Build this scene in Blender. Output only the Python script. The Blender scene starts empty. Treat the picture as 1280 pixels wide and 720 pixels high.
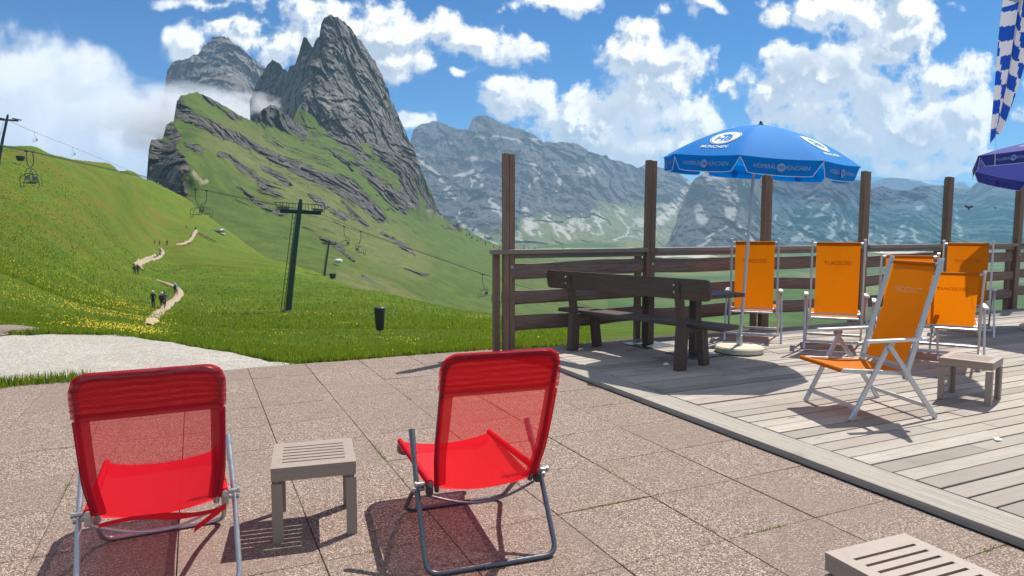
import bpy, bmesh, math, random
import numpy as np
from mathutils import Vector, Matrix
R = math.radians
random.seed(7)
rng = np.random.default_rng(11)
scene = bpy.context.scene
COL = scene.collection

# ------------------------------------------------------------------ camera
CAMZ = 1.45
TH = R(4.78)
FPX = 850.0
ct, st = math.cos(TH), math.sin(TH)
cam_d = bpy.data.cameras.new("camera")
cam = bpy.data.objects.new("camera", cam_d)
COL.objects.link(cam)
cam.location = (0, 0, CAMZ)
cam.rotation_euler = (R(90) - TH, 0, 0)
cam_d.sensor_width = 36.0
cam_d.lens = 36.0 * FPX / 1280.0
cam_d.clip_start = 0.05
cam_d.clip_end = 60000
scene.camera = cam

def W(px, py, Y):
    """survey point: bearing read as (px, py), distance Y metres -> world coordinates (numpy friendly)"""
    px, py, Y = np.broadcast_arrays(np.asarray(px, float), np.asarray(py, float), np.asarray(Y, float))
    dx = (px - 640) / FPX
    dy = (360 - py) / FPX
    a = ct + dy * st
    b = -st + dy * ct
    k = Y / a
    return np.stack([dx * k, Y + 0 * k, CAMZ + b * k], -1)

def G(px, py, z=0.0):
    """survey point on the horizontal plane z"""
    dx = (px - 640) / FPX
    dy = (360 - py) / FPX
    a = ct + dy * st
    b = -st + dy * ct
    k = (z - CAMZ) / b
    return (dx * k, a * k, z)

# ------------------------------------------------------------------ noise
def _h(ix, iy, iz):
    n = (ix * 374761393 + iy * 668265263 + iz * 1274126177) & 0x7fffffff
    n = ((n ^ (n >> 13)) * 1103515245) & 0x7fffffff
    n = ((n ^ (n >> 16)) * 668265263) & 0x7fffffff
    return ((n ^ (n >> 15)) & 0xffff) / 32767.5 - 1.0

def vnoise(p):
    p = np.asarray(p, float)
    i = np.floor(p).astype(np.int64)
    f = p - i
    u = f * f * f * (f * (f * 6 - 15) + 10)
    x, y, z = i[..., 0], i[..., 1], i[..., 2]
    def L(a, b, t): return a + (b - a) * t
    r = []
    for dz in (0, 1):
        q = []
        for dy in (0, 1):
            q.append(L(_h(x, y + dy, z + dz), _h(x + 1, y + dy, z + dz), u[..., 0]))
        r.append(L(q[0], q[1], u[..., 1]))
    return L(r[0], r[1], u[..., 2])

def fbm(p, oct=5, gain=.5):
    p = np.asarray(p, float)
    a, s, t = 1.0, 0.0, 0.0
    for k in range(oct):
        s = s + a * vnoise(p + 17.3 * k)
        t += a
        a *= gain
        p = p * 2.03
    return s / t

def ridged(p, oct=5, gain=.55):
    p = np.asarray(p, float)
    a, s, t = 1.0, 0.0, 0.0
    for k in range(oct):
        s = s + a * (1 - np.abs(vnoise(p + 9.7 * k)) * 2)
        t += a
        a *= gain
        p = p * 2.07
    return s / t

def blocks(p):
    """cellular blocks: each cell its own level, tilted a little, so that rock breaks into facets"""
    p = np.asarray(p, float)
    p = p + .35 * np.stack([vnoise(p * 1.7 + 3), vnoise(p * 1.7 + 11), vnoise(p * 1.7 + 23)], -1)
    i = np.floor(p).astype(np.int64)
    best = np.full(p.shape[:-1], 1e9); val = np.zeros(p.shape[:-1])
    for dx in (-1, 0, 1):
        for dy in (-1, 0, 1):
            for dz in (-1, 0, 1):
                c = i + np.array([dx, dy, dz])
                x, y, z = c[..., 0], c[..., 1], c[..., 2]
                q = c + .5 + .45 * np.stack([_h(x, y, z), _h(x + 71, y, z), _h(x, y + 53, z)], -1)
                r = p - q
                d = (r * r).sum(-1)
                v = _h(x + 7, y + 19, z + 37) + .9 * (r[..., 0] * _h(x, y, z + 91) + r[..., 2] * _h(x + 17, y, z + 5))
                m = d < best
                best = np.where(m, d, best); val = np.where(m, v, val)
    return val

def sstep(a, b, x):
    t = np.clip((x - a) / (b - a), 0, 1)
    return t * t * (3 - 2 * t)

class RBF:
    def __init__(self, pts, vals, lam=1e-4):
        P = np.asarray(pts, float); V = np.asarray(vals, float)
        n = len(P)
        K = self.k(P, P) + lam * np.eye(n)
        A = np.zeros((n + 3, n + 3))
        A[:n, :n] = K
        A[:n, n] = 1; A[:n, n + 1:] = P
        A[n, :n] = 1; A[n + 1:, :n] = P.T
        b = np.zeros(n + 3); b[:n] = V
        self.w = np.linalg.solve(A, b); self.P = P
    def k(self, a, b):
        d = np.sqrt(((a[:, None, :] - b[None, :, :]) ** 2).sum(-1))
        return d * d * np.log(d + 1e-9)
    def __call__(self, q):
        q = np.asarray(q, float)
        sh = q.shape[:-1]
        q = q.reshape(-1, 2)
        out = np.empty(len(q))
        n = len(self.P)
        for s in range(0, len(q), 20000):
            qq = q[s:s + 20000]
            out[s:s + 20000] = self.k(qq, self.P) @ self.w[:n] + self.w[n] + qq @ self.w[n + 1:]
        return out.reshape(sh)

# ------------------------------------------------------------------ objects
def tag(o, label=None, cat=None, group=None, kind=None):
    if label: o['label'] = label
    if cat: o['category'] = cat
    if group: o['group'] = group
    if kind: o['kind'] = kind
    return o

def empty(name, loc=(0, 0, 0), rz=0.0, label=None, cat=None, group=None, scale=None):
    o = bpy.data.objects.new(name, None)
    o.empty_display_size = .1
    COL.objects.link(o)
    o.location = loc
    o.rotation_euler = (0, 0, rz)
    if scale: o.scale = (scale,) * 3
    return tag(o, label, cat, group)

def link_mesh(name, me, parent=None):
    o = bpy.data.objects.new(name, me)
    COL.objects.link(o)
    if parent is not None: o.parent = parent
    return o

def kids(o):
    return [c for c in bpy.data.objects if c.parent == o]

def copy_tree(o, parent=None, children=None):
    c = o.copy()
    COL.objects.link(c)
    if parent is not None: c.parent = parent
    for ch in kids(o): copy_tree(ch, c)
    return c

class MB:
    """collects shapes; build() links them as one mesh object"""
    def __init__(self):
        self.v = []; self.f = []; self.m = []; self.tone = []
    def add(self, verts, faces, mi=0, tone=None):
        b = len(self.v)
        self.v.extend([tuple(map(float, p)) for p in verts])
        t = random.random() if tone is None else tone
        for fc in faces:
            self.f.append(tuple(b + k for k in fc)); self.m.append(mi); self.tone.append(t)
        return self
    def box(self, c, s, rot=None, mi=0, bev=0.0, tone=None, taper=1.0):
        x, y, z = s[0] / 2, s[1] / 2, s[2] / 2
        bm = bmesh.new()
        bmesh.ops.create_cube(bm, size=1)
        for v in bm.verts:
            k = taper if v.co.z < 0 else 1
            v.co = Vector((v.co.x * s[0] * k, v.co.y * s[1] * k, v.co.z * s[2]))
        if bev > 0:
            bmesh.ops.bevel(bm, geom=bm.edges[:], offset=bev, segments=2, affect='EDGES', profile=.5)
        M = Matrix.Translation(Vector(c))
        if rot is not None:
            M = M @ (rot if isinstance(rot, Matrix) else Matrix.Rotation(rot, 4, 'Z'))
        bm.verts.index_update()
        vs = [M @ v.co for v in bm.verts]
        fs = [[v.index for v in f.verts] for f in bm.faces]
        bm.free()
        return self.add(vs, fs, mi, tone)
    def beam(self, p0, p1, w, h, up=(0, 0, 1), mi=0, bev=0.0, tone=None):
        p0 = Vector(p0); p1 = Vector(p1)
        d = (p1 - p0); L = d.length; d.normalize()
        up = Vector(up)
        s = d.cross(up)
        if s.length < 1e-5: s = d.cross(Vector((1, 0, 0)))
        s.normalize(); u = s.cross(d).normalized()
        M = Matrix((( d.x, s.x, u.x, 0), (d.y, s.y, u.y, 0), (d.z, s.z, u.z, 0), (0, 0, 0, 1)))
        M.translation = (p0 + p1) / 2
        bm = bmesh.new()
        bmesh.ops.create_cube(bm, size=1)
        for v in bm.verts: v.co = Vector((v.co.x * L, v.co.y * w, v.co.z * h))
        if bev > 0: bmesh.ops.bevel(bm, geom=bm.edges[:], offset=bev, segments=2, affect='EDGES', profile=.5)
        bm.verts.index_update()
        vs = [M @ v.co for v in bm.verts]; fs = [[v.index for v in f.verts] for f in bm.faces]
        bm.free()
        return self.add(vs, fs, mi, tone)
    def tube(self, path, r, seg=10, mi=0, closed=False, cap=True, tone=None):
        P = [Vector(p) for p in path]
        n = len(P)
        rr = r if hasattr(r, '__len__') else [r] * n
        T = []
        for i in range(n):
            a = P[(i - 1) % n] if (closed or i > 0) else P[i]
            b = P[(i + 1) % n] if (closed or i < n - 1) else P[i]
            T.append((b - a).normalized())
        ref = Vector((0, 0, 1)) if abs(T[0].z) < .9 else Vector((1, 0, 0))
        nrm = (ref - T[0] * ref.dot(T[0])).normalized()
        vs = []
        for i in range(n):
            nrm = (nrm - T[i] * nrm.dot(T[i])).normalized()
            bn = T[i].cross(nrm)
            for k in range(seg):
                a = 2 * math.pi * k / seg
                vs.append(P[i] + (nrm * math.cos(a) + bn * math.sin(a)) * rr[i])
        fs = []
        for i in range(n if closed else n - 1):
            j = (i + 1) % n
            for k in range(seg):
                k2 = (k + 1) % seg
                fs.append((i * seg + k, i * seg + k2, j * seg + k2, j * seg + k))
        if cap and not closed:
            fs.append(tuple(range(seg - 1, -1, -1)))
            fs.append(tuple((n - 1) * seg + k for k in range(seg)))
        return self.add(vs, fs, mi, tone)
    def lathe(self, prof, seg=24, c=(0, 0, 0), mi=0, tone=None):
        vs = []; fs = []
        for (r, z) in prof:
            for k in range(seg):
                a = 2 * math.pi * k / seg
                vs.append((c[0] + r * math.cos(a), c[1] + r * math.sin(a), c[2] + z))
        for i in range(len(prof) - 1):
            for k in range(seg):
                k2 = (k + 1) % seg
                fs.append((i * seg + k, i * seg + k2, (i + 1) * seg + k2, (i + 1) * seg + k))
        fs.append(tuple(range(seg - 1, -1, -1)))
        fs.append(tuple((len(prof) - 1) * seg + k for k in range(seg)))
        return self.add(vs, fs, mi, tone)
    def build(self, name, mats, parent=None, smooth=False):
        me = bpy.data.meshes.new(name)
        me.from_pydata(self.v, [], self.f)
        if not isinstance(mats, (list, tuple)): mats = [mats]
        for m in mats: me.materials.append(m)
        me.polygons.foreach_set('material_index', self.m)
        if smooth:
            me.polygons.foreach_set('use_smooth', [True] * len(self.f))
        at = me.attributes.new('tone', 'FLOAT', 'FACE')
        at.data.foreach_set('value', self.tone)
        me.update()
        if smooth:
            try: me.set_sharp_from_angle(angle=R(40))
            except Exception: pass
        return link_mesh(name, me, parent)

def arc_path(pts, rad=.05, n=5):
    """polyline with rounded corners"""
    P = [Vector(p) for p in pts]
    out = [P[0]]
    for i in range(1, len(P) - 1):
        a, b, c = P[i - 1], P[i], P[i + 1]
        r = min(rad, (a - b).length * .49, (c - b).length * .49)
        p0 = b + (a - b).normalized() * r
        p1 = b + (c - b).normalized() * r
        for k in range(n + 1):
            t = k / n
            out.append(p0.lerp(b, t).lerp(b.lerp(p1, t), t))
    out.append(P[-1])
    return out

def grid_mesh(name, P, mats, attrs=None, parent=None, smooth=True, flip=False):
    """P: (rows, cols, 3) array"""
    r, c, _ = P.shape
    me = bpy.data.meshes.new(name)
    idx = np.arange(r * c).reshape(r, c)
    q = np.stack([idx[:-1, :-1], idx[:-1, 1:], idx[1:, 1:], idx[1:, :-1]], -1).reshape(-1, 4)
    if flip: q = q[:, ::-1]
    me.vertices.add(r * c)
    me.vertices.foreach_set('co', P.reshape(-1).astype(np.float32))
    me.loops.add(q.size)
    me.loops.foreach_set('vertex_index', q.reshape(-1).astype(np.int32))
    me.polygons.add(len(q))
    me.polygons.foreach_set('loop_start', np.arange(0, q.size, 4, dtype=np.int32))
    if smooth: me.polygons.foreach_set('use_smooth', np.ones(len(q), bool))
    if not isinstance(mats, (list, tuple)): mats = [mats]
    for m in mats: me.materials.append(m)
    me.update(calc_edges=True)
    for k, v in (attrs or {}).items():
        a = me.attributes.new(k, 'FLOAT', 'POINT')
        a.data.foreach_set('value', np.asarray(v, np.float32).reshape(-1))
    me.validate()
    return link_mesh(name, me, parent)

# ------------------------------------------------------------------ materials
class N:
    def __init__(self, name):
        self.mat = bpy.data.materials.new(name)
        self.mat.use_nodes = True
        self.nt = self.mat.node_tree
        self.bsdf = self.nt.nodes['Principled BSDF']
        self.out = self.nt.nodes['Material Output']
    def n(self, typ, **kw):
        nd = self.nt.nodes.new(typ)
        for k, v in kw.items():
            if k.startswith('i_'):
                key = k[2:]
                key = int(key) if key.isdigit() else key.replace('_', ' ')
                self.set(nd.inputs[key], v)
            else: setattr(nd, k, v)
        return nd
    def set(self, sock, v):
        if isinstance(v, bpy.types.NodeSocket): self.nt.links.new(v, sock)
        elif isinstance(v, (tuple, list)) and len(v) == 3 and sock.type == 'RGBA': sock.default_value = (*v, 1)
        else: sock.default_value = v
    def math(self, op, a, b=None, c=None, clamp=False):
        nd = self.nt.nodes.new('ShaderNodeMath'); nd.operation = op; nd.use_clamp = clamp
        self.set(nd.inputs[0], a)
        if b is not None: self.set(nd.inputs[1], b)
        if c is not None: self.set(nd.inputs[2], c)
        return nd.outputs[0]
    def vmath(self, op, a, b=None):
        nd = self.nt.nodes.new('ShaderNodeVectorMath'); nd.operation = op
        self.set(nd.inputs[0], a)
        if b is not None:
            if op == 'SCALE': self.set(nd.inputs['Scale'], b)
            else: self.set(nd.inputs[1], b)
        return nd.outputs['Value'] if op in ('LENGTH', 'DOT_PRODUCT', 'DISTANCE') else nd.outputs[0]
    def mix(self, f, a, b, blend='MIX'):
        nd = self.nt.nodes.new('ShaderNodeMix'); nd.data_type = 'RGBA'; nd.blend_type = blend
        nd.clamp_factor = True
        self.set(nd.inputs[0], f); self.set(nd.inputs[6], a); self.set(nd.inputs[7], b)
        return nd.outputs[2]
    def ramp(self, f, lo, hi, a=0.0, b=1.0, interp='SMOOTHSTEP'):
        nd = self.nt.nodes.new('ShaderNodeMapRange'); nd.interpolation_type = interp
        self.set(nd.inputs[0], f)
        for k, v in zip((1, 2, 3, 4), (lo, hi, a, b)): self.set(nd.inputs[k], v)
        return nd.outputs[0]
    def cramp(self, f, stops):
        nd = self.nt.nodes.new('ShaderNodeValToRGB')
        el = nd.color_ramp.elements
        while len(el) < len(stops): el.new(.5)
        for e, (p, c) in zip(el, stops):
            e.position = p; e.color = (*c, 1)
        self.set(nd.inputs[0], f)
        return nd.outputs[0]
    def coord(self, which='Object'):
        return self.nt.nodes.new('ShaderNodeTexCoord').outputs[which]
    def pos(self):
        return self.nt.nodes.new('ShaderNodeNewGeometry').outputs['Position']
    def mapping(self, v, scale=(1, 1, 1), rot=(0, 0, 0), loc=(0, 0, 0)):
        nd = self.nt.nodes.new('ShaderNodeMapping')
        self.set(nd.inputs['Vector'], v)
        nd.inputs['Scale'].default_value = scale; nd.inputs['Rotation'].default_value = rot
        nd.inputs['Location'].default_value = loc
        return nd.outputs[0]
    def noise(self, v, scale=5, detail=4, rough=.55, dist=0.0, out='Fac'):
        nd = self.nt.nodes.new('ShaderNodeTexNoise')
        self.set(nd.inputs['Vector'], v)
        nd.inputs['Scale'].default_value = scale; nd.inputs['Detail'].default_value = detail
        nd.inputs['Roughness'].default_value = rough; nd.inputs['Distortion'].default_value = dist
        return nd.outputs[out]
    def voronoi(self, v, scale=5, feature='F1', out='Distance', rand=1.0):
        nd = self.nt.nodes.new('ShaderNodeTexVoronoi'); nd.feature = feature
        self.set(nd.inputs['Vector'], v)
        nd.inputs['Scale'].default_value = scale; nd.inputs['Randomness'].default_value = rand
        return nd.outputs[out]
    def attr(self, name, out='Fac'):
        nd = self.nt.nodes.new('ShaderNodeAttribute'); nd.attribute_name = name
        return nd.outputs[out]
    def bump(self, h, strength=.3, dist=.01):
        nd = self.nt.nodes.new('ShaderNodeBump')
        nd.inputs['Strength'].default_value = strength; nd.inputs['Distance'].default_value = dist
        self.set(nd.inputs['Height'], h)
        self.nt.links.new(nd.outputs[0], self.bsdf.inputs['Normal'])
        return nd.outputs[0]
    def fin(self, color=None, rough=None, metal=None, spec=None):
        if color is not None: self.set(self.bsdf.inputs['Base Color'], color)
        if rough is not None: self.set(self.bsdf.inputs['Roughness'], rough)
        if metal is not None: self.set(self.bsdf.inputs['Metallic'], metal)
        if spec is not None: self.set(self.bsdf.inputs['Specular IOR Level'], spec)
        return self.mat
HAZE = True
FOG = True
EXPO = 0.62
DENOISE = True
M = {}
def painted(name, col, rough=.5, metal=0.0, var=.08, scale=30, bump=0.0, spec=.5):
    n = N(name); p = n.coord('Object')
    f = n.noise(p, scale, 5, .6)
    d = n.noise(p, scale * .13, 3)
    a = tuple(c * (1 - var) for c in col); b = tuple(min(1, c * (1 + var)) for c in col)
    c = n.mix(f, a, b)
    c = n.mix(n.math('MULTIPLY', d, .35), c, tuple(x * .7 for x in col))
    r = n.ramp(f, .3, .7, rough * .8, min(1, rough * 1.2))
    if bump: n.bump(f, bump, .004)
    return n.fin(c, r, metal, spec)

# concrete slabs of washed pebbles
n = N('washed_pebble_concrete'); p = n.pos()
cellc = n.voronoi(p, 140, out='Color'); celld = n.voronoi(p, 140)
fine = n.noise(p, 260, 3, .7)
sep = n.n('ShaderNodeSeparateColor'); n.set(sep.inputs[0], cellc)
peb = n.cramp(sep.outputs[0], [(0, (.080, .056, .044)), (.22, (.21, .150, .117)), (.5, (.335, .248, .196)), (.78, (.455, .348, .28)), (1, (.66, .55, .46))])
peb = n.mix(n.ramp(celld, .42, .75), peb, (.115, .082, .068))
tone = n.attr('tone')
big = n.noise(p, .9, 4, .6); mid = n.noise(p, 5, 5, .65)
peb = n.mix(n.ramp(tone, 0, 1, 0, .38, 'LINEAR'), peb, (.20, .145, .12))
peb = n.mix(n.ramp(big, .45, .68, 0, .55), peb, (.22, .165, .135))
peb = n.mix(n.ramp(mid, .56, .72, 0, .38), peb, (.17, .13, .10))
peb = n.mix(n.ramp(n.noise(p, 2.3, 5, .7), .60, .72, 0, .42), peb, (.42, .36, .29))
n.bump(n.math('ADD', n.math('MULTIPLY', n.ramp(celld, .1, .7, 1, 0), 1.0), n.math('MULTIPLY', fine, .3)), .55, .004)
M['paver'] = n.fin(peb, .85, 0, .25)

# soil and moss in the joints / under everything near
n = N('joint_soil'); p = n.pos()
c = n.mix(n.ramp(n.noise(p, 2.2, 4, .6), .45, .62), (.105, .080, .064), (.10, .105, .045))
c = n.mix(n.noise(p, 120, 3), c, (.08, .062, .05))
M['soil'] = n.fin(c, .95, 0, .1)

# gravel
n = N('pale_gravel'); p = n.pos()
s = n.voronoi(p, 60, out='Color'); sep = n.n('ShaderNodeSeparateColor'); n.set(sep.inputs[0], s)
c = n.cramp(sep.outputs[0], [(0, (.25, .228, .195)), (.5, (.355, .33, .285)), (1, (.48, .45, .40))])
c = n.mix(n.ramp(n.noise(p, .7, 5, .65), .4, .7, 0, .45), c, (.31, .275, .225))
c = n.mix(n.ramp(n.noise(n.mapping(p, (.5, 2.5, 1)), 1.5, 4, .6), .55, .7, 0, .4), c, (.46, .44, .41))
n.bump(n.noise(p, 70, 4, .7), .5, .01)
M['gravel'] = n.fin(c, .95, 0, .1)

# meadow
def grass_nodes(n, p, far=False):
    g1 = n.noise(p, .06, 4, .55); g2 = n.noise(p, .55, 5, .65); g3 = n.noise(p, 6, 5, .75)
    st_ = n.noise(n.mapping(p, (.35, 1.2, 1.5), (0, 0, .5)), .09, 6, .65)
    c = n.mix(n.ramp(g1, .35, .65), (.104, .170, .008), (.142, .198, .010))
    c = n.mix(n.ramp(st_, .42, .66, 0, .75), c, (.076, .112, .008))
    c = n.mix(n.ramp(g2, .42, .62, 0, .65), c, (.060, .120, .005))
    c = n.mix(n.ramp(g3, .38, .64, 0, .6), c, (.045, .085, .006))
    return c
n = N('alpine_meadow'); p = n.pos()
c = grass_nodes(n, p)
fl = n.attr('flower'); dry = n.attr('dry')
c = n.mix(n.math('MULTIPLY', dry, n.ramp(n.noise(n.mapping(p, (.25, .25, .6)), .3, 4), .35, .65)), c, (.135, .125, .014))
spk = n.voronoi(p, 2.6, out='Distance')
spk2 = n.noise(p, 1.1, 5, .75)
fm = n.math('MULTIPLY', fl, n.ramp(spk2, .47, .66), clamp=True)
c = n.mix(n.math('MULTIPLY', fm, n.ramp(spk, .15, .5, .80, .25)), c, (.36, .29, .010))
n.bump(n.math('ADD', n.noise(p, 1.4, 6, .75), n.math('MULTIPLY', n.noise(p, 14, 4, .7), .35)), .9, .35)
M['meadow'] = n.fin(c, .9, 0, .12)

n = N('trodden_earth_path'); p = n.pos()
c = n.mix(n.noise(p, 1.5, 5, .6), (.28, .215, .145), (.40, .32, .235))
M['footpath'] = n.fin(c, .95, 0, .1)

def rock_mat(name, dark, mid, light, s, green, dry, scree_c, aniso=(1, 1, .45), b=.8, bd=4.0):
    n = N(name); p = n.pos()
    ro = n.attr('rock'); sc = n.attr('scree'); dr = n.attr('dry')
    q = n.mapping(p, aniso)
    r1 = n.noise(q, s, 7, .68, .6); r2 = n.noise(q, s * 5.1, 6, .7, .3)
    cr = n.cramp(r1, [(.25, dark), (.5, mid), (.75, light)])
    cr = n.mix(n.ramp(r2, .35, .7, 0, .55), cr, dark)
    ck = n.math('ABSOLUTE', n.math('SUBTRACT', n.noise(q, s * 1.7, 8, .62, .4), .5))
    cr = n.mix(n.ramp(ck, .0, .055, .8, 0), cr, tuple(x * .6 for x in dark))
    cr = n.mix(n.ramp(n.noise(p, s * .35, 4), .5, .7, 0, .35), cr, tuple(x * y for x, y in zip(mid, (1.15, .95, .8))))
    g1 = n.noise(p, s * 1.3, 6, .65); g2 = n.noise(p, s * 9, 5, .7)
    cg = n.mix(n.ramp(g1, .35, .65), green, tuple(x * .62 for x in green))
    cg = n.mix(n.ramp(g2, .4, .75, 0, .6), cg, tuple(x * .45 for x in green))
    cg = n.mix(n.math('MULTIPLY', dr, n.ramp(n.noise(p, s * 3, 5, .7), .38, .62, .25, 1)), cg, dry)
    # rock shows where the mask plus a broken edge says so
    e = n.math('ADD', ro, n.math('MULTIPLY', n.math('SUBTRACT', n.noise(p, s * 5, 8, .78), .5), 1.9))
    e = n.math('ADD', e, n.math('MULTIPLY', n.math('SUBTRACT', n.noise(p, s * 1.1, 5, .6), .5), 1.3))
    m = n.ramp(e, .48, .64)
    c = n.mix(m, cg, cr)
    e2 = n.math('ADD', sc, n.math('MULTIPLY', n.math('SUBTRACT', n.noise(n.mapping(p, (1, 1, .22)), s * 6, 7, .75), .5), 1.3))
    c = n.mix(n.ramp(e2, .35, .75, 0, .9), c, scree_c)
    h = n.math('ADD', n.noise(q, s * 2.2, 8, .72), n.math('MULTIPLY', n.noise(p, s * 14, 5, .7), .3))
    n.bump(n.math('MULTIPLY', h, n.ramp(m, 0, 1, .35, 1)), b, bd)
    return n.fin(c, .95, 0, .1)

M['slope'] = rock_mat('rock_and_turf', (.055, .052, .048), (.142, .134, .122), (.28, .26, .23), .05, (.084, .132, .020), (.135, .135, .048), (.30, .25, .19), (1, 1, .6), 1.0, 4)
M['peak'] = rock_mat('grey_dolomite', (.078, .072, .066), (.20, .188, .172), (.37, .345, .31), .03, (.075, .12, .025), (.15, .15, .07), (.27, .25, .22), (1, 1, .45), 1.0, 7)
M['far_rock'] = rock_mat('far_dolomite', (.036, .038, .043), (.098, .10, .104), (.235, .23, .22), .010, (.07, .11, .022), (.20, .19, .10), (.37, .355, .325), (1, 1, .35), 1.0, 22)
M['valley'] = rock_mat('valley_turf', (.05, .08, .03), (.07, .11, .03), (.2, .2, .15), .008, (.06, .12, .015), (.15, .16, .05), (.45, .42, .36), (1, 1, 1), .8, 6)

# timber
def wood(name, a, b, dark, grain=(1, 14, 14), scale=3.0, rough=.75, bump=.4, axis_pos=False, tonev=.5):
    n = N(name); p = n.coord('Object')
    tone = n.attr('tone')
    off = n.n('ShaderNodeCombineXYZ'); n.set(off.inputs[0], n.math('MULTIPLY', tone, 37.0)); n.set(off.inputs[1], n.math('MULTIPLY', tone, 11.0))
    q = n.mapping(n.vmath('ADD', p, off.outputs[0]), grain)
    g = n.noise(q, scale, 7, .68, .5); f = n.noise(q, scale * 6, 5, .7)
    c = n.mix(n.ramp(g, .3, .7), a, b)
    c = n.mix(n.ramp(f, .5, .75, 0, .65), c, dark)
    c = n.mix(n.math('MULTIPLY', tone, tonev), c, tuple(x * .72 for x in a))
    kd = n.voronoi(n.mapping(p, tuple(1.1 if g_ <= 1 else 4.5 for g_ in grain)), 1.15)
    c = n.mix(n.ramp(kd, .02, .075, .75, 0), c, tuple(x * .45 for x in dark))
    w = n.noise(p, 1.6, 4, .6)
    c = n.mix(n.ramp(w, .55, .75, 0, .35), c, tuple(x * .8 for x in dark))
    n.bump(n.math('ADD', g, n.math('MULTIPLY', f, .5)), bump, .006)
    return n.fin(c, rough, 0, .3)
M['deck'] = wood('weathered_deck_board', (.355, .31, .262), (.51, .455, .395), (.125, .10, .082), (.8, 22, 22), 2.6, .85, .5, tonev=.95)
M['deck_edge'] = wood('weathered_edge_board', (.32, .285, .24), (.46, .415, .36), (.10, .08, .065), (20, .8, 20), 1.8, .85, .7)
M['rail_top'] = wood('sunlit_grey_handrail', (.26, .215, .18), (.36, .31, .27), (.10, .075, .06), (1, 14, 14), 3, .8, .4)  # paler than the other rails: sunlit look put into the wood colour
M['fence_wood'] = wood('dark_stained_post', (.20, .122, .082), (.32, .21, .148), (.08, .048, .036), (14, 14, 1), 3, .7, .5)
M['rail_wood'] = wood('dark_stained_rail', (.19, .122, .09), (.33, .235, .185), (.08, .052, .04), (1, 14, 14), 3, .75, .8)
M['bench_wood'] = wood('dark_brown_bench_board', (.088, .060, .047), (.14, .098, .078), (.04, .027, .022), (1, 12, 12), 3, .45, .25)

M['galv'] = painted('galvanised_tube', (.50, .51, .52), .35, .75, .15, 40)
M['steel_dark'] = painted('dark_steel_tube', (.15, .165, .185), .32, .7, .15, 50)
M['alu'] = painted('white_lacquered_tube', (.56, .57, .59), .35, .5, .06, 25)
M['arm_white'] = painted('pale_plastic', (.74, .73, .70), .45, 0, .05, 20)
M['taupe'] = painted('taupe_plastic', (.335, .27, .22), .5, 0, .10, 60, .15)
M['tower'] = painted('dark_green_paint', (.022, .05, .052), .5, .1, .2, 6)
M['black'] = painted('black_plastic', (.028, .030, .034), .5, 0, .2, 20)
M['cable'] = painted('steel_rope', (.05, .055, .06), .5, .3, .1, 5)
M['concrete'] = painted('cast_concrete', (.60, .55, .42), .9, 0, .15, 18, .5, .2)
M['bolt'] = painted('bolt_metal', (.45, .43, .40), .4, .8, .1, 60)
M['pole_white'] = painted('white_pole', (.62, .58, .60), .4, .1, .05, 20)
M['white'] = painted('white_print', (.82, .83, .86), .6, 0, .03, 30)
M['paper'] = painted('white_paper', (.80, .78, .72), .8, 0, .06, 40)
M['boulder'] = painted('pale_boulder', (.58, .56, .52), .9, 0, .25, 3, .6)
M['roof_white'] = painted('pale_metal_roof', (.72, .73, .74), .5, .2, .05, 3)
M['hut_wall'] = painted('dark_hut_boards', (.11, .085, .065), .8, 0, .2, 3)

def cloth(name, col, trans=.35, see=0.0, weave=900, var=.08, tint=(1, 1, 1), moire=False):
    n = N(name); p = n.coord('Object')
    f = n.noise(p, 9, 5, .6); wv = n.noise(p, weave * .25, 2, .5)
    c = n.mix(f, tuple(x * (1 - var) for x in col), tuple(min(1, x * (1 + var)) for x in col))
    c = n.mix(n.ramp(wv, .35, .65, 0, .18), c, tuple(x * .6 for x in col))
    n.set(n.bsdf.inputs['Base Color'], c); n.bsdf.inputs['Roughness'].default_value = .75
    n.bsdf.inputs['Specular IOR Level'].default_value = .2
    tl = n.n('ShaderNodeBsdfTranslucent'); n.set(tl.inputs[0], c)
    mx = n.n('ShaderNodeMixShader'); mx.inputs[0].default_value = trans
    n.nt.links.new(n.bsdf.outputs[0], mx.inputs[1]); n.nt.links.new(tl.outputs[0], mx.inputs[2])
    last = mx.outputs[0]
    if see > 0:
        tr = n.n('ShaderNodeBsdfTransparent'); tr.inputs[0].default_value = (*tint, 1)
        m2 = n.n('ShaderNodeMixShader')
        if moire:
            w = n.nt.nodes.new('ShaderNodeTexWave'); w.wave_type = 'BANDS'; w.bands_direction = 'Z'
            n.set(w.inputs['Vector'], n.mapping(p, (1.2, 1, 2.2)))
            w.inputs['Scale'].default_value = 5.5; w.inputs['Distortion'].default_value = 5.0; w.inputs['Detail'].default_value = 1.0
            w.inputs['Detail Scale'].default_value = .9
            w2 = n.nt.nodes.new('ShaderNodeTexWave'); w2.wave_type = 'BANDS'; w2.bands_direction = 'X'
            n.set(w2.inputs['Vector'], p); w2.inputs['Scale'].default_value = 11; w2.inputs['Distortion'].default_value = 2
            n.set(m2.inputs[0], n.math('MULTIPLY', n.math('MULTIPLY_ADD', w.outputs['Fac'], .6, .4), see))
        else: m2.inputs[0].default_value = see
        n.nt.links.new(last, m2.inputs[1]); n.nt.links.new(tr.outputs[0], m2.inputs[2])
        last = m2.outputs[0]
    n.nt.links.new(last, n.out.inputs['Surface'])
    return n.mat
M['orange'] = cloth('orange_canvas', (.74, .195, .001), .38)
M['orange_dark'] = cloth('orange_canvas_print', (.58, .15, .003), .3)
M['orange_text'] = cloth('white_canvas_print', (.85, .55, .30), .3)
M['red_mesh'] = cloth('red_mesh_fabric', (.80, .008, .020), .45, .52, 900, .05, (1, .70, .66))
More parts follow.
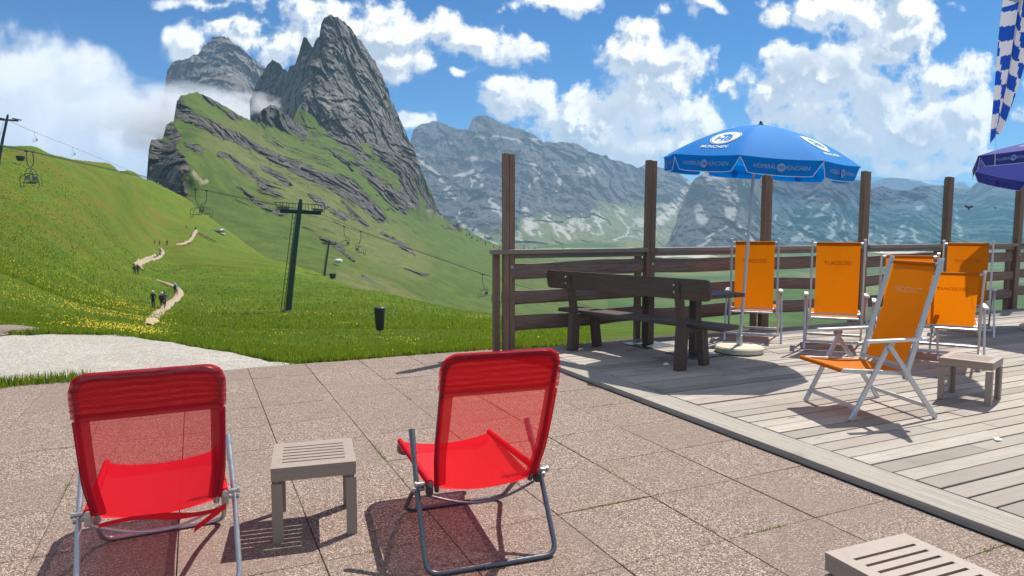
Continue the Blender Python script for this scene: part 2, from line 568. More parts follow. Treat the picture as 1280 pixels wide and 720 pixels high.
M['red_solid'] = cloth('red_double_mesh', (.62, .008, .028), .35, .26, 900, .08, (1, .55, .5))
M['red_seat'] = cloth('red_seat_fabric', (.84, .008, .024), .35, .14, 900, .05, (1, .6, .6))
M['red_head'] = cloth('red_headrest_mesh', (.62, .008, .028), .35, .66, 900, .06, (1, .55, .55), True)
M['blue_cloth'] = cloth('blue_parasol_cloth', (.0, .25, .74), .30)
M['violet_cloth'] = cloth('faded_violet_parasol_cloth', (.06, .075, .33), .32)
M['flag_blue'] = cloth('blue_flag_cloth', (.015, .075, .40), .45)
M['flag_white'] = cloth('white_flag_cloth', (.62, .60, .64), .45)
M['strap_red'] = cloth('red_strap', (.72, .012, .025), .2)

# glass pane: reflecting float glass, slightly blue
n = N('windbreak_glass')
g = n.n('ShaderNodeBsdfGlossy'); g.inputs[0].default_value = (.9, .95, 1, 1); g.inputs['Roughness'].default_value = .03
tr = n.n('ShaderNodeBsdfTransparent'); tr.inputs[0].default_value = (.90, .955, .98, 1)
lw = n.n('ShaderNodeLayerWeight'); lw.inputs[0].default_value = .5
fr = n.math('MULTIPLY_ADD', n.math('POWER', lw.outputs['Facing'], 4.0), .7, .035)
mx = n.n('ShaderNodeMixShader'); n.set(mx.inputs[0], fr)
n.nt.links.new(tr.outputs[0], mx.inputs[1]); n.nt.links.new(g.outputs[0], mx.inputs[2])
n.nt.links.new(mx.outputs[0], n.out.inputs['Surface'])
M['glass'] = n.mat

# blades, flowers, leaves
n = N('grass_blade'); tone = n.attr('tone')
c = n.cramp(tone, [(0, (.12, .19, .008)), (.5, (.175, .26, .010)), (.9, (.23, .30, .015)), (1, (.30, .28, .06))])
n.set(n.bsdf.inputs['Base Color'], c); n.bsdf.inputs['Roughness'].default_value = .7
tl = n.n('ShaderNodeBsdfTranslucent'); n.set(tl.inputs[0], c)
mx = n.n('ShaderNodeMixShader'); mx.inputs[0].default_value = .5
n.nt.links.new(n.bsdf.outputs[0], mx.inputs[1]); n.nt.links.new(tl.outputs[0], mx.inputs[2]); n.nt.links.new(mx.outputs[0], n.out.inputs['Surface'])
M['blade'] = n.mat
n = N('buttercup'); tone = n.attr('tone')
M['flower'] = n.fin(n.mix(tone, (.50, .34, .008), (.72, .55, .02)), .6)
M['conifer'] = painted('dark_conifer_needles', (.018, .045, .02), .9, 0, .4, 3)
M['skin'] = painted('skin', (.50, .28, .19), .6, 0, .05, 8)
for k, c in dict(black=(.02, .02, .024), navy=(.03, .04, .09), blue=(.20, .36, .55), white=(.72, .72, .72), red=(.42, .06, .04), khaki=(.24, .19, .12), grey=(.12, .12, .13), brown=(.10, .06, .04)).items():
    M['cl_' + k] = painted('clothing_' + k, c, .85, 0, .1, 12)

M['earth'] = painted('bare_earth', (.20, .155, .12), .95, 0, .35, 9, .8)

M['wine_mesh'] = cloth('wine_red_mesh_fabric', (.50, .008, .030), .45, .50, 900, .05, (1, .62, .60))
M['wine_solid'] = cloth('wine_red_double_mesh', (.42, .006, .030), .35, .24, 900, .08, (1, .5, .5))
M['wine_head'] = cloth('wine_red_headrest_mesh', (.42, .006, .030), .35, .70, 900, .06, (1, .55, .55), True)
# ============================================================ frame of the terrace: u along the fence, v towards the camera
O = Vector((0.0, 8.0))
ANG = R(25)
UF = Vector((math.cos(ANG), math.sin(ANG)))
VF = Vector((math.sin(ANG), -math.cos(ANG)))
def UV(u, v, z=0.0):
    q = O + UF * u + VF * v
    return (q.x, q.y, z)
DECKZ = .05

# ============================================================ ground under everything near, slabs, gravel
mb = MB()
mb.add([UV(-9, -.66, -.035), UV(.0, -.66, -.035), UV(16, -.2, -.035), UV(16, 12, -.035), UV(-9, 12, -.035)], [(0, 4, 3, 2, 1)])
tag(mb.build('ground', M['soil']), kind='structure')

mb = MB()
S = .585
for i in range(-14, 9):
    for j in range(0, 18):
        u0 = -1.16 + S * i; v0 = -.39 + S * j - .0
        u1, v1 = u0 + S, v0 + S
        if u0 >= -.02 + S * .9 : continue
        if u0 > -.1 and v0 > 3 and False: continue
        g = random.uniform(.0008, .0028)
        a, b, c, d = (u0 + g, v0 + g), (u1 - g, v0 + g), (u1 - g, v1 - g), (u0 + g, v1 - g)
        if u1 > -.008:
            b = (min(b[0], -.008), b[1]); c = (min(c[0], -.008), c[1])
            if b[0] - a[0] < .03: continue
        z = random.uniform(-.002, .001); tu = random.uniform(-.001, .001); tv = random.uniform(-.001, .001)
        zz = [z - tu - tv, z + tu - tv, z + tu + tv, z - tu + tv]
        top = [UV(q[0], q[1], h) for q, h in zip((a, b, c, d), zz)]
        e = .0022
        ins = [(a[0] + e, a[1] + e), (b[0] - e, b[1] + e), (c[0] - e, c[1] - e), (d[0] + e, d[1] - e)]
        inn = [UV(q[0], q[1], h + .003) for q, h in zip(ins, zz)]
        bot = [UV(q[0], q[1], -.05) for q in (a, b, c, d)]
        vs = bot + top + inn
        fs = [(8, 11, 10, 9)]
        for k in range(4):
            k2 = (k + 1) % 4
            fs += [(k, 4 + k, 4 + k2, k2), (4 + k, 8 + k, 8 + k2, 4 + k2)]
        mb.add(vs, fs)
o = mb.build('paving', M['paver']); tag(o, kind='structure')
me = o.data
bm = bmesh.new(); bm.from_mesh(me); bmesh.ops.recalc_face_normals(bm, faces=bm.faces); bm.to_mesh(me); bm.free()

# ============================================================ meadow (a height field in bearing and log distance)
MC = []
def mc(px, *rows):
    for py, Y in rows:
        p = W(px, py, Y); MC.append((p[0] / Y * 2.5, math.log(Y), (p[2] - CAMZ) / Y))
mc(-90, (404, 9.6), (386, 15), (350, 28), (300, 48), (245, 78), (196, 115), (168, 150), (176, 190))
mc(0, (416, 9.6), (403, 14), (380, 22), (345, 36), (300, 58), (255, 88), (215, 125), (184, 165), (192, 200))
mc(45, (416, 9.6), (402, 16), (380, 28), (345, 46), (300, 74), (255, 112), (215, 150), (185, 182), (193, 220))
mc(95, (416, 9.7), (400, 22), (380, 36), (345, 58), (300, 95), (255, 140), (222, 185), (201, 215), (210, 250))
mc(145, (420, 9.6), (403, 26), (380, 50), (345, 92), (300, 150), (260, 190), (230, 225), (209, 255), (219, 290))
mc(168, (423, 9.45), (404, 29), (384, 57), (352, 99), (318, 172), (284, 216), (246, 258), (216, 296), (224, 330))
mc(190, (426, 9.3), (405, 32), (387, 64), (360, 105), (338, 150), (310, 200), (280, 245), (250, 290), (227, 330), (236, 370))
mc(230, (433, 9.0), (414, 28), (392, 58), (365, 98), (338, 150), (310, 205), (285, 262), (262, 315), (247, 355), (256, 395))
mc(270, (438, 8.7), (420, 22), (400, 48), (375, 80), (345, 140), (318, 210), (291, 300), (277, 350), (282, 395))
mc(360, (453, 7.9), (440, 14), (415, 32), (390, 61), (365, 110), (345, 170), (329, 225), (337, 270))
mc(410, (449, 8.1), (420, 25), (395, 52), (372, 95), (354, 165), (346, 195), (354, 240))
mc(475, (446, 8.4), (425, 24), (400, 48), (382, 80), (365, 130), (373, 170))
mc(560, (440, 8.8), (425, 20), (408, 42), (395, 75), (386, 120), (392, 150))
mc(640, (436, 9), (422, 20), (410, 40), (402, 70), (397, 100), (404, 130))
mc(800, (430, 10), (420, 20), (412, 40), (406, 70), (414, 110))
mc(1000, (428, 12), (420, 22), (412, 40), (417, 70))
mc(1300, (425, 14), (420, 25), (412, 40), (420, 70))
mc(1450, (425, 15), (420, 27), (412, 42), (420, 75))
MC = np.array(MC)
MEAD = RBF(MC[:, :2], MC[:, 2], 2e-4)
def mead_s(a, Y): return MEAD(np.stack([np.asarray(a) * 2.5, np.log(np.asarray(Y) + 0 * np.asarray(a))], -1))
def mead_z(x, y):
    x = np.asarray(x, float); y = np.asarray(y, float)
    return CAMZ + mead_s(x / y, y) * y
def on_meadow(px, Y):
    x = (px - 640) / FPX * Y
    for _ in range(3):
        z = float(mead_z(x, Y)); x = (px - 640) / FPX * (ct * Y + st * (CAMZ - z))
    return (x, Y, float(mead_z(x, Y)))
def ray_meadow(px, py, y0=8, y1=460):
    """first point of the meadow along a bearing"""
    Ys = np.exp(np.linspace(math.log(y0), math.log(y1), 700))
    P = W(px, py, Ys)
    d = P[:, 2] - mead_z(P[:, 0], P[:, 1])
    k = np.argmax(d < 0)
    if d[k] >= 0: k = len(Ys) - 1
    return P[k]

def lip_dist(a):
    # distance of the meadow's near edge for each bearing (the gravel's far edge, then behind the fence)
    pxs = [-140, 0, 60, 120, 200, 280, 370, 420, 549, 640, 800, 1000, 1300, 1500]
    ys = [9.4, 9.45, 9.55, 9.5, 9.0, 8.3, 7.4, 7.5, 8.0, 8.35, 9.1, 10.3, 12.9, 14]
    return np.interp(np.asarray(a) * FPX + 640, pxs, ys)
acol = np.linspace(-.98, .98, 420)
trow = np.linspace(0, 1, 340)
ymax = np.interp(acol * FPX + 640, [-200, 0, 95, 190, 270, 360, 475, 600, 800, 1500], [190, 200, 250, 370, 390, 275, 175, 140, 120, 80])
y0 = lip_dist(acol) - .02
YY = np.exp(np.log(y0)[None, :] * (1 - trow[:, None]) + np.log(ymax)[None, :] * trow[:, None])
AA = np.broadcast_to(acol[None, :], YY.shape)
ZZ = CAMZ + mead_s(AA, YY) * YY
lipf = sstep(0, 1, (YY - y0[None, :]) / 1.2)
ZZ = ZZ * lipf + (1 - lipf) * np.minimum(ZZ, -.012)
XX = AA * YY
P = np.stack([XX, YY, ZZ], -1)
nz = fbm(P * .035, 3) * .22 * (YY / 60) + fbm(P * .3 , 4) * .0022 * YY
P[..., 2] += nz * sstep(0, 14, YY - y0[None, :])
pxg = 640 + FPX * AA
pyg = 360 - FPX * ((ZZ - CAMZ) / YY * ct + st) / (ct - (ZZ - CAMZ) / YY * st)
# where buttercups grow: drifts across the slope
fl = np.zeros_like(YY)
def drift(fl, pts, hw, amp):
    pts = np.array(pts, float)
    d = np.full(fl.shape, 1e9)
    for (x0, y0_), (x1, y1) in zip(pts[:-1], pts[1:]):
        vx, vy = x1 - x0, y1 - y0_
        t = np.clip(((pxg - x0) * vx + (pyg - y0_) * vy) / (vx * vx + vy * vy), 0, 1)
        d = np.minimum(d, np.hypot(pxg - x0 - t * vx, (pyg - y0_ - t * vy)))
    return np.maximum(fl, amp * np.exp(-(d / hw) ** 2))
fl = drift(fl, [(-40, 345), (60, 372), (130, 392), (185, 398)], 26, 1.0)
fl = drift(fl, [(100, 330), (150, 348), (175, 362)], 12, .75)
fl = drift(fl, [(0, 203), (25, 212), (70, 226), (110, 236)], 2.4, 1.3)
fl = drift(fl, [(225, 372), (262, 385), (330, 386), (300, 378)], 9, .8)
fl = drift(fl, [(330, 390), (400, 397), (470, 415), (520, 430)], 5, 1.0)
fl = drift(fl, [(370, 380), (420, 372), (480, 378), (560, 395)], 3, .55)
fl = drift(fl, [(585, 396), (650, 397)], 3, 1.2)
fl = drift(fl, [(330, 420), (420, 428), (500, 436)], 6, .15)
fl = drift(fl, [(290, 295), (340, 322), (390, 345)], 2.0, .8)
fl = np.clip(fl, 0, 1.3)
dry = sstep(.05, .6, fbm(P * .02, 3) + .25) * .5 * sstep(380, 250, pyg) + .35 * sstep(350, 300, pyg) * np.ones_like(fl)
dry = np.clip(dry, 0, .75)
tag(grid_mesh('meadow', P, M['meadow'], dict(flower=fl, dry=dry)), kind='structure')

# gravel yard between the slabs and the meadow, a sheet a little above the soil
bound = [(-60, 417), (0, 417.5), (60, 416), (120, 417), (160, 421), (200, 427), (240, 433.5), (280, 440), (330, 449), (372, 455.5)]
far = [Vector(G(px, py, 0)) for px, py in bound]
near = [Vector(UV(u, -.41)) for u in np.linspace(-8.5, -2.05, len(far))]
rows = []
for k in range(9):
    t = k / 8
    rows.append([a.lerp(b, t) for a, b in zip(near, far)])
Pg = np.array([[tuple(v) for v in r] for r in rows])
# finer
def refine(P, n, m):
    r, c, _ = P.shape
    ti = np.linspace(0, r - 1, n); tj = np.linspace(0, c - 1, m)
    i0 = np.minimum(ti.astype(int), r - 2); j0 = np.minimum(tj.astype(int), c - 2)
    a = (ti - i0)[:, None, None]; b = (tj - j0)[None, :, None]
    return (P[i0][:, j0] * (1 - a) * (1 - b) + P[i0 + 1][:, j0] * a * (1 - b) + P[i0][:, j0 + 1] * (1 - a) * b + P[i0 + 1][:, j0 + 1] * a * b)
Pg = refine(Pg, 60, 160)
Pg[..., 2] = -.004 + .018 * fbm(Pg * 2.2, 4) * np.minimum(1, np.linspace(0, 8, 60))[:, None]
e = fbm(np.stack([Pg[-1, :, 0] * 2, 0 * Pg[-1, :, 0], 0 * Pg[-1, :, 0]], -1), 3)
Pg[-8:, :, 1] += (e[None, :] * .16) * np.linspace(0, 1, 8)[:, None]
tag(grid_mesh('gravel_path', Pg, M['gravel']), kind='structure')

# footpath ribbon over the meadow
def ribbon(name, pts, mat, lift=.05):
    C = []
    for px, py, w in pts:
        C.append((px, py, w))
    C = np.array(C, float)
    t = np.linspace(0, len(C) - 1, 60)
    cx = np.interp(t, range(len(C)), C[:, 0]); cy = np.interp(t, range(len(C)), C[:, 1]); cw = np.interp(t, range(len(C)), C[:, 2])
    for _ in range(3):
        cx[1:-1] = (cx[:-2] + 2 * cx[1:-1] + cx[2:]) / 4; cy[1:-1] = (cy[:-2] + 2 * cy[1:-1] + cy[2:]) / 4
    pts3 = np.array([ray_meadow(a, b) for a, b in zip(cx, cy)])
    for _ in range(2): pts3[1:-1] = (pts3[:-2] + 2 * pts3[1:-1] + pts3[2:]) / 4
    d = np.gradient(pts3[:, :2], axis=0); d /= np.linalg.norm(d, axis=1)[:, None]
    nn = np.stack([-d[:, 1], d[:, 0]], -1)
    wob = fbm(np.stack([t * .6, 0 * t, 0 * t], -1), 3)
    rows = []
    for s in (-1, -.5, 0, .5, 1):
        q = pts3[:, :2] + nn * (s * cw * (1 + .25 * wob))[:, None]
        z = mead_z(q[:, 0], q[:, 1])
        PP = np.stack([q[:, 0], q[:, 1], z], -1)
        PP[:, 2] += fbm(PP * .035, 3) * .22 * (PP[:, 1] / 60) + fbm(PP * .3, 4) * .0022 * PP[:, 1] + lift * (PP[:, 1] / 70) * (1.0 if abs(s) < .9 else .4)
        rows.append(PP)
    Pm = np.array(rows)
    tag(grid_mesh(name, Pm, mat), kind='structure')
ribbon('footpath', [(186, 408, 0.18), (190, 403, 0.32), (197, 395, 0.40), (209, 384, 0.43), (221, 374, 0.45), (225.5, 367, 0.43), (221, 361, 0.43), (210, 357, 0.40), (196, 353, 0.25)], M['footpath'], .2)
ribbon('footpath', [(180, 340, 0.29), (173, 334, 0.36), (179, 328.5, 0.43), (190, 325.5, 0.43), (200, 323.5, 0.43), (204, 318, 0.43), (202, 314, 0.36), (198, 313, 0.22)], M['footpath'], .2)
ribbon('footpath', [(168, 333, 0.22), (176, 327, 0.25), (186, 323, 0.25), (196, 321, 0.22)], M['footpath'], .2)
ribbon('footpath', [(220, 309.5, 0.22), (230, 307.5, 0.40), (237, 303, 0.50), (242, 297, 0.54), (245.5, 291, 0.43)], M['footpath'], .3)
ribbon('footpath', [(248, 294, 0.14), (258, 299, 0.20), (270, 305, 0.11)], M['footpath'], .3)
#ribbon('footpath', [(112, 241, 0.06), (130, 237.5, 0.10), (155, 235.5, 0.10), (185, 233.5, 0.10), (196, 235, 0.06)], M['footpath'], .25)

# ============================================================ mountains
def polyd(px, py, strokes):
    """signed, width-normalised position across a set of strokes: returns (|d|/hw, signed across (+ = up/right), 1/hw)"""
    best = np.full(px.shape, 1e9); sg = np.zeros(px.shape); hwb = np.ones(px.shape)
    for pts in strokes:
        for (x0, y0_, w0), (x1, y1, w1) in zip(pts[:-1], pts[1:]):
            vx, vy = x1 - x0, y1 - y0_
            L2 = vx * vx + vy * vy + 1e-9
            t = np.clip(((px - x0) * vx + (py - y0_) * vy) / L2, 0, 1)
            dx = px - x0 - t * vx; dy = py - y0_ - t * vy
            hw = w0 + (w1 - w0) * t
            d = np.hypot(dx, dy) / hw
            s = (dx * vy - dy * vx) / math.sqrt(L2) / hw
            m = d < best
            best = np.where(m, d, best); sg = np.where(m, s, sg); hwb = np.where(m, hw, hwb)
    return best, sg, hwb

def mountain(name, sil, bottom, ctrl, x0, x1, step, nrow, mat, attrf, dispf, jag=1.0, jagf=.25, back=1.08, seed=0, smooth=False):
    """relief of a mountain side: surveyed skyline, foot line and distances; closed behind by its far side"""
    px = np.arange(x0, x1 + step, step)
    sil = np.array(sil, float); bottom = np.array(bottom, float)
    top = np.interp(px, sil[:, 0], sil[:, 1])
    j = fbm(np.stack([px * jagf, 0 * px + seed, 0 * px], -1), 4) + .6 * ridged(np.stack([px * jagf * .6, 0 * px + seed + 5, 0 * px], -1), 3) - .3
    top = top - j * jag
    bot = np.interp(px, bottom[:, 0], bottom[:, 1])
    bot = np.maximum(bot, top + 1)
    t = np.linspace(0, 1, nrow)[:, None]
    PX = np.broadcast_to(px[None, :], (nrow, len(px)))
    PY = bot[None, :] + (top - bot)[None, :] * t
    c = np.array(ctrl, float)
    f = RBF(c[:, :2] / 100.0, np.log(c[:, 2]), 1e-3)
    Y = np.exp(f(np.stack([PX, PY], -1) / 100.0))
    P0 = W(PX, PY, Y)
    at = attrf(PX, PY, P0)
    Y = Y * (1 + dispf(PX, PY, P0, at))
    P = W(PX, PY, Y)
    # far side
    tops = P[-1]
    back_rows = []
    for k, (m, dz) in enumerate(((1.015, .012), (1.05, .06), (back, .16))):
        q = tops.copy(); q[:, :2] *= m; q[:, 2] -= dz * tops[:, 1]
        back_rows.append(q)
    P = np.concatenate([P, np.array(back_rows)], 0)
    at = {k: np.concatenate([v, np.repeat(v[-1:], 3, 0)], 0) for k, v in at.items()}
    return tag(grid_mesh(name, P, mat, at, smooth=smooth), kind='structure')

# ---- green wedge with its rock bands, running down into the valley flank
SIL3 = [(183, 228), (184, 215), (186, 187), (189, 175), (203, 173), (206, 164), (208, 156), (214, 152), (217, 151), (221, 126), (226, 119.5), (240, 116), (247, 115), (262, 122), (280, 132), (300, 144), (312, 150), (318, 152.5), (325, 141), (329, 136), (338, 131), (346, 133), (356, 142), (366, 150), (377, 125), (389, 134), (402, 147), (416, 160), (431, 170), (447, 180), (462, 178), (478, 182), (490, 189), (505, 198), (514, 204), (520, 214), (527, 231), (538, 250), (547, 263), (552, 268), (570, 280), (590, 292), (620, 305), (640, 311), (700, 325), (760, 345)]
BOT3 = [(183, 232), (205, 240), (240, 270), (270, 290), (330, 335), (400, 360), (470, 376), (560, 398), (625, 408), (760, 420)]
C3 = [(184, 222, 440), (184, 175, 470), (205, 173, 500), (232, 212, 418), (232, 238, 415), (210, 200, 445), (220, 120, 600), (240, 117, 620), (262, 160, 560), (300, 145, 720), (330, 155, 800), (345, 133, 840), (375, 165, 900), (376, 126, 960), (262, 235, 430), (300, 250, 450), (350, 290, 400), (350, 240, 520), (400, 280, 470), (430, 345, 300), (400, 340, 290), (400, 215, 700), (447, 187, 950), (480, 190, 1020), (450, 240, 720), (515, 205, 1080), (547, 264, 1150), (520, 260, 900), (500, 250, 860), (480, 290, 640), (500, 365, 320), (500, 330, 450), (560, 384, 350), (560, 340, 560), (560, 300, 850), (570, 281, 1050), (600, 300, 1100), (625, 395, 380), (625, 350, 620), (640, 312, 1100), (700, 330, 1150), (700, 400, 450), (760, 410, 480), (760, 350, 1100)]
B_TOP = [[(221, 133, 6), (233, 144, 6), (247, 153, 8), (264, 160, 8), (280, 167, 8), (298, 173, 8), (318, 183, 6), (336, 193, 6), (353, 202, 7), (373, 209, 8), (389, 218, 8), (404, 224, 10), (422, 229, 12), (438, 238, 13), (453, 251, 12), (467, 264, 9), (478, 276, 6)],
         [(275, 193, 3), (291, 200, 5), (304, 211, 6), (318, 218, 6), (327, 229, 5), (340, 238, 5), (351, 242, 3)],
         [(235, 180, 3), (247, 185, 5), (252, 190, 3)], [(333, 211, 4), (349, 221, 5), (362, 231, 3)],
         [(255, 120, 3), (269, 130, 4), (284, 140, 4), (298, 148, 2.5)],
         [(376, 126, 5), (389, 137, 7), (402, 150, 7), (416, 163, 7), (431, 174, 7), (447, 187, 6), (458, 198, 4)],
         [(471, 189, 5), (484, 200, 6), (496, 211, 6), (511, 220, 5)],
         [(444, 202, 4), (458, 215, 5), (471, 229, 6), (484, 238, 7), (498, 251, 8), (506, 262, 6)],
         [(416, 188, 2.5), (430, 200, 4), (440, 210, 2.5)], [(388, 243, 2), (399, 250, 4), (410, 258, 2)], [(415, 262, 2), (424, 268, 3.5), (434, 272, 2)], [(430, 250, 3), (450, 275, 4), (462, 285, 2)],
         [(402, 297, 2), (420, 308, 3.5), (440, 325, 2)], [(478, 290, 2), (495, 303, 3.5), (520, 318, 2)], [(455, 343, 1.5), (466, 351, 3), (478, 357, 1.5)], [(300, 232, 2), (325, 255, 3), (350, 268, 2)], [(505, 335, 2), (520, 340, 2.5), (535, 343, 1.5)]]
B_BLK = [[(206, 158, 8), (212, 165, 9), (219, 172, 8)], [(221, 122, 6), (225, 136, 9), (234, 147, 8)], [(324, 145, 9), (335, 141, 11), (349, 146, 11), (364, 156, 9), (378, 168, 8)],
         [(515.5, 190, 6), (520, 209, 8), (527, 231, 9), (538, 249, 9), (547, 264, 6)], [(505, 222, 8), (511, 244, 10), (516, 255, 8)], [(552, 284, 1.5), (571, 285, 3.5), (574, 290, 2)], [(456, 170, 6), (490, 190, 8), (512, 206, 8)]]
S3 = [[(240, 214, 3), (250, 227, 5), (262, 226, 3)], [(536, 262, 2), (545, 267, 3), (553, 272, 2)], [(505, 255, 3), (516, 256, 3)]]
D3 = [[(280, 170, 30), (400, 250, 40), (470, 300, 40), (520, 330, 25)], [(430, 345, 14), (480, 360, 14), (520, 376, 6)]]
def attr3(px, py, P):
    wob = 4.5
    qx = px + fbm(P * .04, 5) * wob * 1.6; qy = py + fbm(P * .04 + 31, 5) * wob
    d1, s1, w1 = polyd(qx, qy, [[(a, b, c * .8) for a, b, c in st_] for st_ in B_TOP])
    d2, s2, w2 = polyd(qx, qy, B_BLK)
    blk = sstep(240, 232, qx + (py - 205) * .08 + fbm(P * .04, 3) * 3) * sstep(171, 176, py + .02 * px) * sstep(246, 240, py)
    blk *= sstep(0, 3, (px - 183)) * sstep(-1, 2, py - np.interp(px, [183, 200, 215, 232, 238], [174, 174, 178, 196, 210]))
    rock = np.maximum.reduce([sstep(1.75, .45, d1), sstep(1.5, .6, d2), blk])
    steep = ridged(P * np.array([.012, .012, .02]) + 3, 4)
    rock = np.maximum(rock, .40 * sstep(.35, .8, steep + .25 * sstep(330, 230, py) * sstep(250, 350, px)) * sstep(345, 270, py) * sstep(255, 330, px))
    d3, _, _ = polyd(qx, qy, S3)
    d4, _, _ = polyd(px, py, D3)
    return dict(rock=rock, scree=.62 * sstep(1.5, .2, d3), dry=np.clip(sstep(1.3, .2, d4) * .9 + .15, 0, 1), _s=s1, _d=d1, _w=w1, _blk=blk)
def disp3(px, py, P, at):
    s, d, w = at.pop('_s'), at.pop('_d'), at.pop('_w'); blk = at.pop('_blk')
    up = sstep(-1.1, 1.0, s) * np.where(s > 1, np.exp(-(s - 1) / 3.0), 1) * sstep(6, 1.0, d)
    out = -.010 * up * np.clip(w / 6, .4, 1.6)
    Q = np.stack([P[..., 0] + P[..., 2] * .6, P[..., 1], P[..., 2]], -1)
    r = ridged(Q * np.array([.035, .03, .016]), 5)
    rr = ridged(Q * np.array([.14, .1, .05]) + 7, 3)
    out += (-(r * .008 + rr * .003) + blocks(P * np.array([.045, .04, .035])) * .0075 + blocks(Q * np.array([.13, .1, .09]) + 4) * .0036) * at['rock']
    out += -.010 * blk * ridged(P * np.array([.07, .07, .012]) + 2, 4)
    out += fbm(P * .014 + 11, 6) * .014 + ridged(P * .06, 3) * .0022
    return out * sstep(0, 8, 420 - py + 0 * px)
mountain('mountain_slope', SIL3, BOT3, C3, 183, 760, 1.0, 330, M['slope'], attr3, disp3, 1.0, .3)

# ---- main peak
SIL2 = [(312, 125), (316, 116), (320, 105), (327, 92), (335, 80), (340, 74), (347, 77.5), (355, 86), (360, 91), (362, 84), (369, 79), (372.5, 70), (376, 57), (380, 45), (385, 50), (391, 59), (394, 51), (399, 45), (401, 32), (405, 22), (411, 17.5), (420, 21), (432, 27), (440, 37), (445, 45), (452, 51), (460, 65), (470, 79), (478, 95), (485, 112), (488, 124), (493, 133), (498, 144), (504, 158), (510, 171), (515.5, 182), (519, 189), (524, 204), (531, 224), (541, 245), (549, 264), (556, 272)]
BOT2 = [(312, 127), (322, 131), (335, 145), (370, 175), (400, 180), (450, 215), (500, 235), (556, 285)]
C2 = [(314, 122, 1300), (340, 75, 1330), (360, 92, 1280), (345, 140, 1180), (380, 46, 1200), (391, 59, 1215), (376, 122, 1040), (385, 85, 1120), (360, 130, 1180), (411, 18, 1230), (400, 60, 1160), (398, 110, 1080), (420, 90, 1130), (450, 55, 1320), (447, 185, 1020), (440, 120, 1130), (470, 150, 1150), (485, 112, 1340), (500, 150, 1340), (500, 205, 1120), (515, 190, 1260), (516, 215, 1090), (531, 226, 1180), (549, 264, 1250), (540, 275, 1150)]
def attr2(px, py, P):
    gr = fbm(P * .012, 4) + sstep(.0, 1, (py - np.interp(px, [380, 420, 470, 500], [150, 170, 190, 210])) / 20) * .8 - .55
    g = sstep(0, .3, gr) * sstep(395, 410, px)
    l = fbm(P * np.array([.02, .02, .006]) + 4, 4)
    d, _, _ = polyd(px, py, [[(465, 155, 5), (470, 172, 6), (488, 180, 8)], [(503, 230, 6), (512, 250, 6)]])
    return dict(rock=1 - .8 * g, scree=.40 * sstep(1.3, .3, d), dry=0 * g + .3)
def disp2(px, py, P, at):
    sk = -P[..., 2] * .5
    Q = np.stack([P[..., 0] - sk, P[..., 1], P[..., 2]], -1)
    r = ridged(Q * np.array([.011, .005, .004]), 5) * .019
    r2 = ridged(Q * np.array([.05, .02, .012]) + 3, 5) * .017
    r3 = ridged(Q * np.array([.14, .05, .04]) + 13, 3) * .005
    b1 = blocks(Q * np.array([.016, .010, .008])) * .0125 + blocks(P * np.array([.04, .02, .026]) + 2) * .0068 + blocks(Q * np.array([.11, .05, .065]) + 5) * .0030
    return -(r + r2 * .35 + r3 * .7) + b1 + fbm(P * .05, 4) * .004
mountain('mountain_peak', SIL2, BOT2, C2, 312, 556, .8, 300, M['peak'], attr2, disp2, 2.0, .35, seed=3)

# ---- peak behind, half in the mist
SIL1 = [(196, 150), (203, 122), (206, 105), (209, 86), (217, 77), (230, 74), (237, 71), (251, 64), (254, 56), (261, 52), (266, 46), (272, 45), (285, 47), (292, 54), (302, 60), (315, 71), (330, 82), (340, 95), (352, 114), (372, 150)]
BOT1 = [(196, 178), (372, 178)]
C1 = [(206, 105, 2300), (200, 160, 2150), (230, 74, 2330), (240, 110, 2180), (240, 160, 2050), (270, 46, 2420), (262, 90, 2250), (285, 100, 2200), (290, 160, 2080), (330, 82, 2600), (320, 140, 2350), (350, 112, 2650), (365, 170, 2500)]
def attr1(px, py, P): return dict(rock=np.ones_like(px), scree=.45 * sstep(.15, .6, fbm(P * np.array([.006, .006, .003]) + 8, 4)), dry=0 * px)
def disp1(px, py, P, at):
    return -(ridged(P * np.array([.009, .004, .0045]) + 5, 5) * .036 + ridged(P * np.array([.034, .015, .011]), 5) * .012) + blocks(P * np.array([.014, .006, .008])) * .009 + blocks(P * np.array([.04, .018, .024])) * .0045
mountain('mountain_peak', SIL1, BOT1, C1, 196, 372, .9, 160, M['peak'], attr1, disp1, 2.6, .3, seed=9)

# ---- far massif, left half
SIL4 = [(480, 200), (505, 190), (514.5, 172), (516, 163), (521, 158), (529, 155), (540, 152), (550, 152), (566, 159), (571, 162), (579, 161), (586, 162), (587, 155), (592, 147), (599, 144.5), (608, 145), (619, 150), (632, 155), (642, 159), (653, 162), (666, 167), (674, 173.5), (679, 177), (695, 178), (711, 177), (724, 181), (737, 189), (748, 193), (758, 194), (762, 199), (777, 202), (787, 205), (797, 209.5), (807, 206), (827, 209.5), (846, 214.5), (856, 222.5), (866, 228), (900, 240), (960, 250)]
BOT4 = [(480, 260), (560, 310), (640, 326), (960, 330)]
C4 = [(515, 170, 4700), (550, 152, 4900), (550, 210, 4300), (530, 215, 4100), (575, 250, 3700), (600, 145, 5000), (600, 200, 4400), (600, 220, 4150), (610, 250, 3650), (640, 300, 2900), (680, 178, 4900), (665, 210, 4350), (660, 255, 3800), (680, 290, 3100), (700, 260, 3900), (735, 190, 5000), (735, 215, 4500), (740, 262, 3900), (730, 300, 3200), (780, 203, 5200), (780, 250, 4600), (800, 300, 3400), (850, 217, 5400), (840, 250, 4700), (830, 290, 3900), (900, 245, 5400), (950, 325, 3600), (640, 326, 2600), (560, 300, 3000), (500, 230, 4200)]
